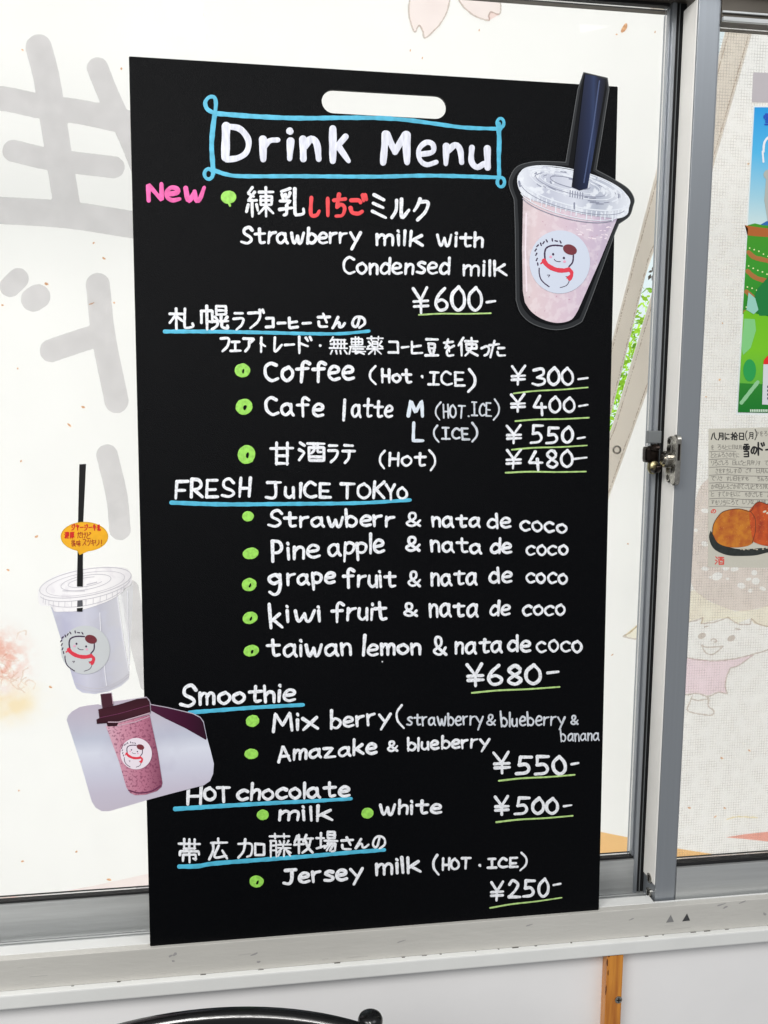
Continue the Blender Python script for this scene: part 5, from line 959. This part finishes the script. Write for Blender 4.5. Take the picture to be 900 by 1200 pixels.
mb.build('ruled_lines', flat('ruled_grey', (128, 122, 118), .7), pc)
MB().poly(PO, c3(cr([(78, 830), (66, 880), (90, 950), (140, 990), (220, 1015), (330, 1018), (420, 1012), (520, 990), (700, 985), (1000, 960), (1000, 930), (520, 955), (300, 968), (170, 935), (110, 880), (78, 830)], 4)[:-1]), H4+.0002).build('painted_shadow', pmat('ink_dark', (42, 48, 46), .6, noise=.4, nscale=200), pc)
MB().poly(PO, c3(cr([(90, 850), (100, 780), (150, 705), (210, 678), (290, 670), (370, 690), (420, 760), (420, 850), (385, 925), (310, 952), (210, 952), (130, 920), (90, 850)], 4)[:-1]), H4+.0003).build('painted_doughnut', pmat('paint_ochre', (206, 128, 38), .6, noise=.5, nscale=90, col2=(176, 84, 32)), pc)
MB().poly(PO, c3(cr([(362, 682), (400, 640), (440, 618), (520, 640), (620, 610), (760, 640), (900, 640), (1000, 700), (1000, 930), (700, 960), (500, 945), (420, 925), (390, 900), (370, 800), (362, 682)], 4)[:-1]), H4+.0004).build('painted_doughnut', pmat('paint_orange', (206, 88, 34), .6, noise=.5, nscale=90, col2=(160, 56, 26)), pc, label='darker red orange painted doughnut')
mb = MB(); mb.stroke(PO, c3(cr([(90, 850), (100, 780), (150, 705), (210, 678), (290, 670), (370, 688), (400, 640), (440, 618), (520, 640), (620, 610)], 5)), .8, .00002, H4+.0005)
mb.stroke(PO, c3(cr([(372, 690), (405, 740), (408, 830), (385, 920)], 5)), .7, .00002, H4+.0005); mb.build('painted_outline', flat('paint_umber', (96, 52, 30), .6), pc)
mb = MB()
for i in range(130):
    x, y = random.uniform(110, 700), random.uniform(650, 930)
    if x < 380 and ((x-255)/150)**2+((y-815)/125)**2 > 1: continue
    q = c3([(x, y)])[0]; mb.ell(PO, q[0], q[1], random.uniform(.15, .5), random.uniform(.15, .4), 0, H4+.00055, 6)
mb.build('painted_speckle', flat('paint_light_orange', (228, 160, 84), .6), pc, kind='stuff')
mb = MB(); 
for x, y in ((500, 700), (475, 690)): q = c3([(x, y)])[0]; mb.ell(PO, q[0], q[1], 2.2, 1.2, -20, H4+.0006, 10)
for i in range(16): q = c3([(random.uniform(290, 520), random.uniform(958, 972))])[0]; mb.ell(PO, q[0], q[1], 1.3, .5, 0, H4+.0006, 8)
mb.build('painted_highlights', flat('paint_cream', (224, 212, 190), .6), pc)
mb = MB(); jp(mb, PO, '酒', 837.5, 652, 848.5, 662, 1.2, .00001, H4+.0001); jp(mb, PO, 'の', 832.5, 596.5, 838.5, 601.5, 1, .00001, H4+.0001); mb.build('red_seal', flat('seal_red', (220, 74, 62), .6), pc)
# ================================================================== below the sill
wb = thing('wooden_batten', 'varnished orange wooden batten screwed to the white wall under the sill', 'batten', tuple(P3(718, 1200, 0)))
bx0, bx1 = P3(711, 1150, -.008)[0], P3(729, 1150, -.008)[0]
fbox('batten', 'wood', bx0-.001, bx1, -.009, .0038, -.6, -.052, wb, bev=.001)
p = P3(724.5, 1171, -.009); MB().cyl((p[0], -.0091, p[2]), (0, -1, 0), .0043, .0016, 18).build('screw', 'steel', wb)
mb = MB(); mb.box(p[0]-.0028, p[0]+.0028, -.0110, -.0106, p[2]-.0005, p[2]+.0005); mb.box(p[0]-.0005, p[0]+.0005, -.0111, -.01065, p[2]-.0028, p[2]+.0028); mb.build('screw_cross', 'darkmetal', wb)
mb = MB()
for x, y, a, b in ((711.5, 1128, .9, 4), (712.5, 1140, .7, 3), (710, 1160, .6, 7), (713.5, 1120, .8, 2)): mb.ell(YP(-.009), x, y, a, b, 4, .0002, 9, .3)
mb.build('varnish_mark', flat('varnish_dark', (92, 44, 14)), wb)
# black round-backed stool in front of the wall: only its top shows
stl = thing('black_chair', 'glossy black chair, its curved back and small knob just showing below the sill', 'chair')
yc = -.20
c0 = YP(yc).at(238, 1183); rx_ = .80*abs(YP(yc).at(440, 1215)[0]-YP(yc).at(70, 1215)[0])
stl.location = (c0[0], yc, c0[2]-.35)
vs = []; fs = []; N = 64; K = 12
for i in range(N+1):
    t = math.pi*(-.08+1.16*i/N); cx = c0[0]+rx_*math.cos(t)*1.06; cyy = yc+.10*(math.sin(t)-1); cz2 = c0[2]-.009-.060*(1-math.sin(t))
    tt = Vector((-rx_*math.sin(t), .10*math.cos(t), .06*math.cos(t))).normalized(); up = Vector((0, 0, 1)); sd = tt.cross(up).normalized(); u2 = sd.cross(tt)
    for k in range(K): a = 2*math.pi*k/K; q = Vector((cx, cyy, cz2))+sd*.008*math.cos(a)+u2*.008*math.sin(a); vs.append(tuple(q))
for i in range(N):
    for k in range(K): fs.append((i*K+k, i*K+(k+1) % K, (i+1)*K+(k+1) % K, (i+1)*K+k))
mb = MB(); mb.add(vs, fs, True); mb.build('rim', 'gloss_black', stl)
vs = []; fs = []
for i in range(N+1):
    t = math.pi*(-.08+1.16*i/N); x = c0[0]+rx_*math.cos(t)*1.05; y = yc+.10*(math.sin(t)-1)-.002; z = c0[2]-.015-.060*(1-math.sin(t))
    for j in range(6): f_ = j/5; vs.append((x+(c0[0]-x)*.12*f_, y-.02*f_, z-.26*f_))
for i in range(N):
    for j in range(5): a = i*6+j; fs.append((a, a+1, a+7, a+6))
mb = MB(); mb.add(vs, fs, True); mb.build('back_shell', 'gloss_black', stl)
kx = YP(-.20).at(434, 1187)
kn = stl
bm = bmesh.new(); prof = [(0, 0), (.006, -.0006), (.0095, -.003), (.0108, -.006), (.0105, -.010), (.0085, -.0125), (.0075, -.018), (.0075, -.10)]
vs = []; fs = []
for i in range(24):
    t = 2*math.pi*i/24
    for r, z in prof: vs.append((kx[0]+r*math.cos(t), -.20+r*math.sin(t), kx[2]+z))
n = len(prof)
for i in range(24):
    for j in range(n-1): fs.append((i*n+j, ((i+1) % 24)*n+j, ((i+1) % 24)*n+j+1, i*n+j+1))
mb = MB(); mb.add(vs, fs, True); mb.build('knob', 'gloss_black', kn)
print('objects', len(bpy.data.objects), 'faces', sum(len(o.data.polygons) for o in bpy.data.objects if o.type == 'MESH'))
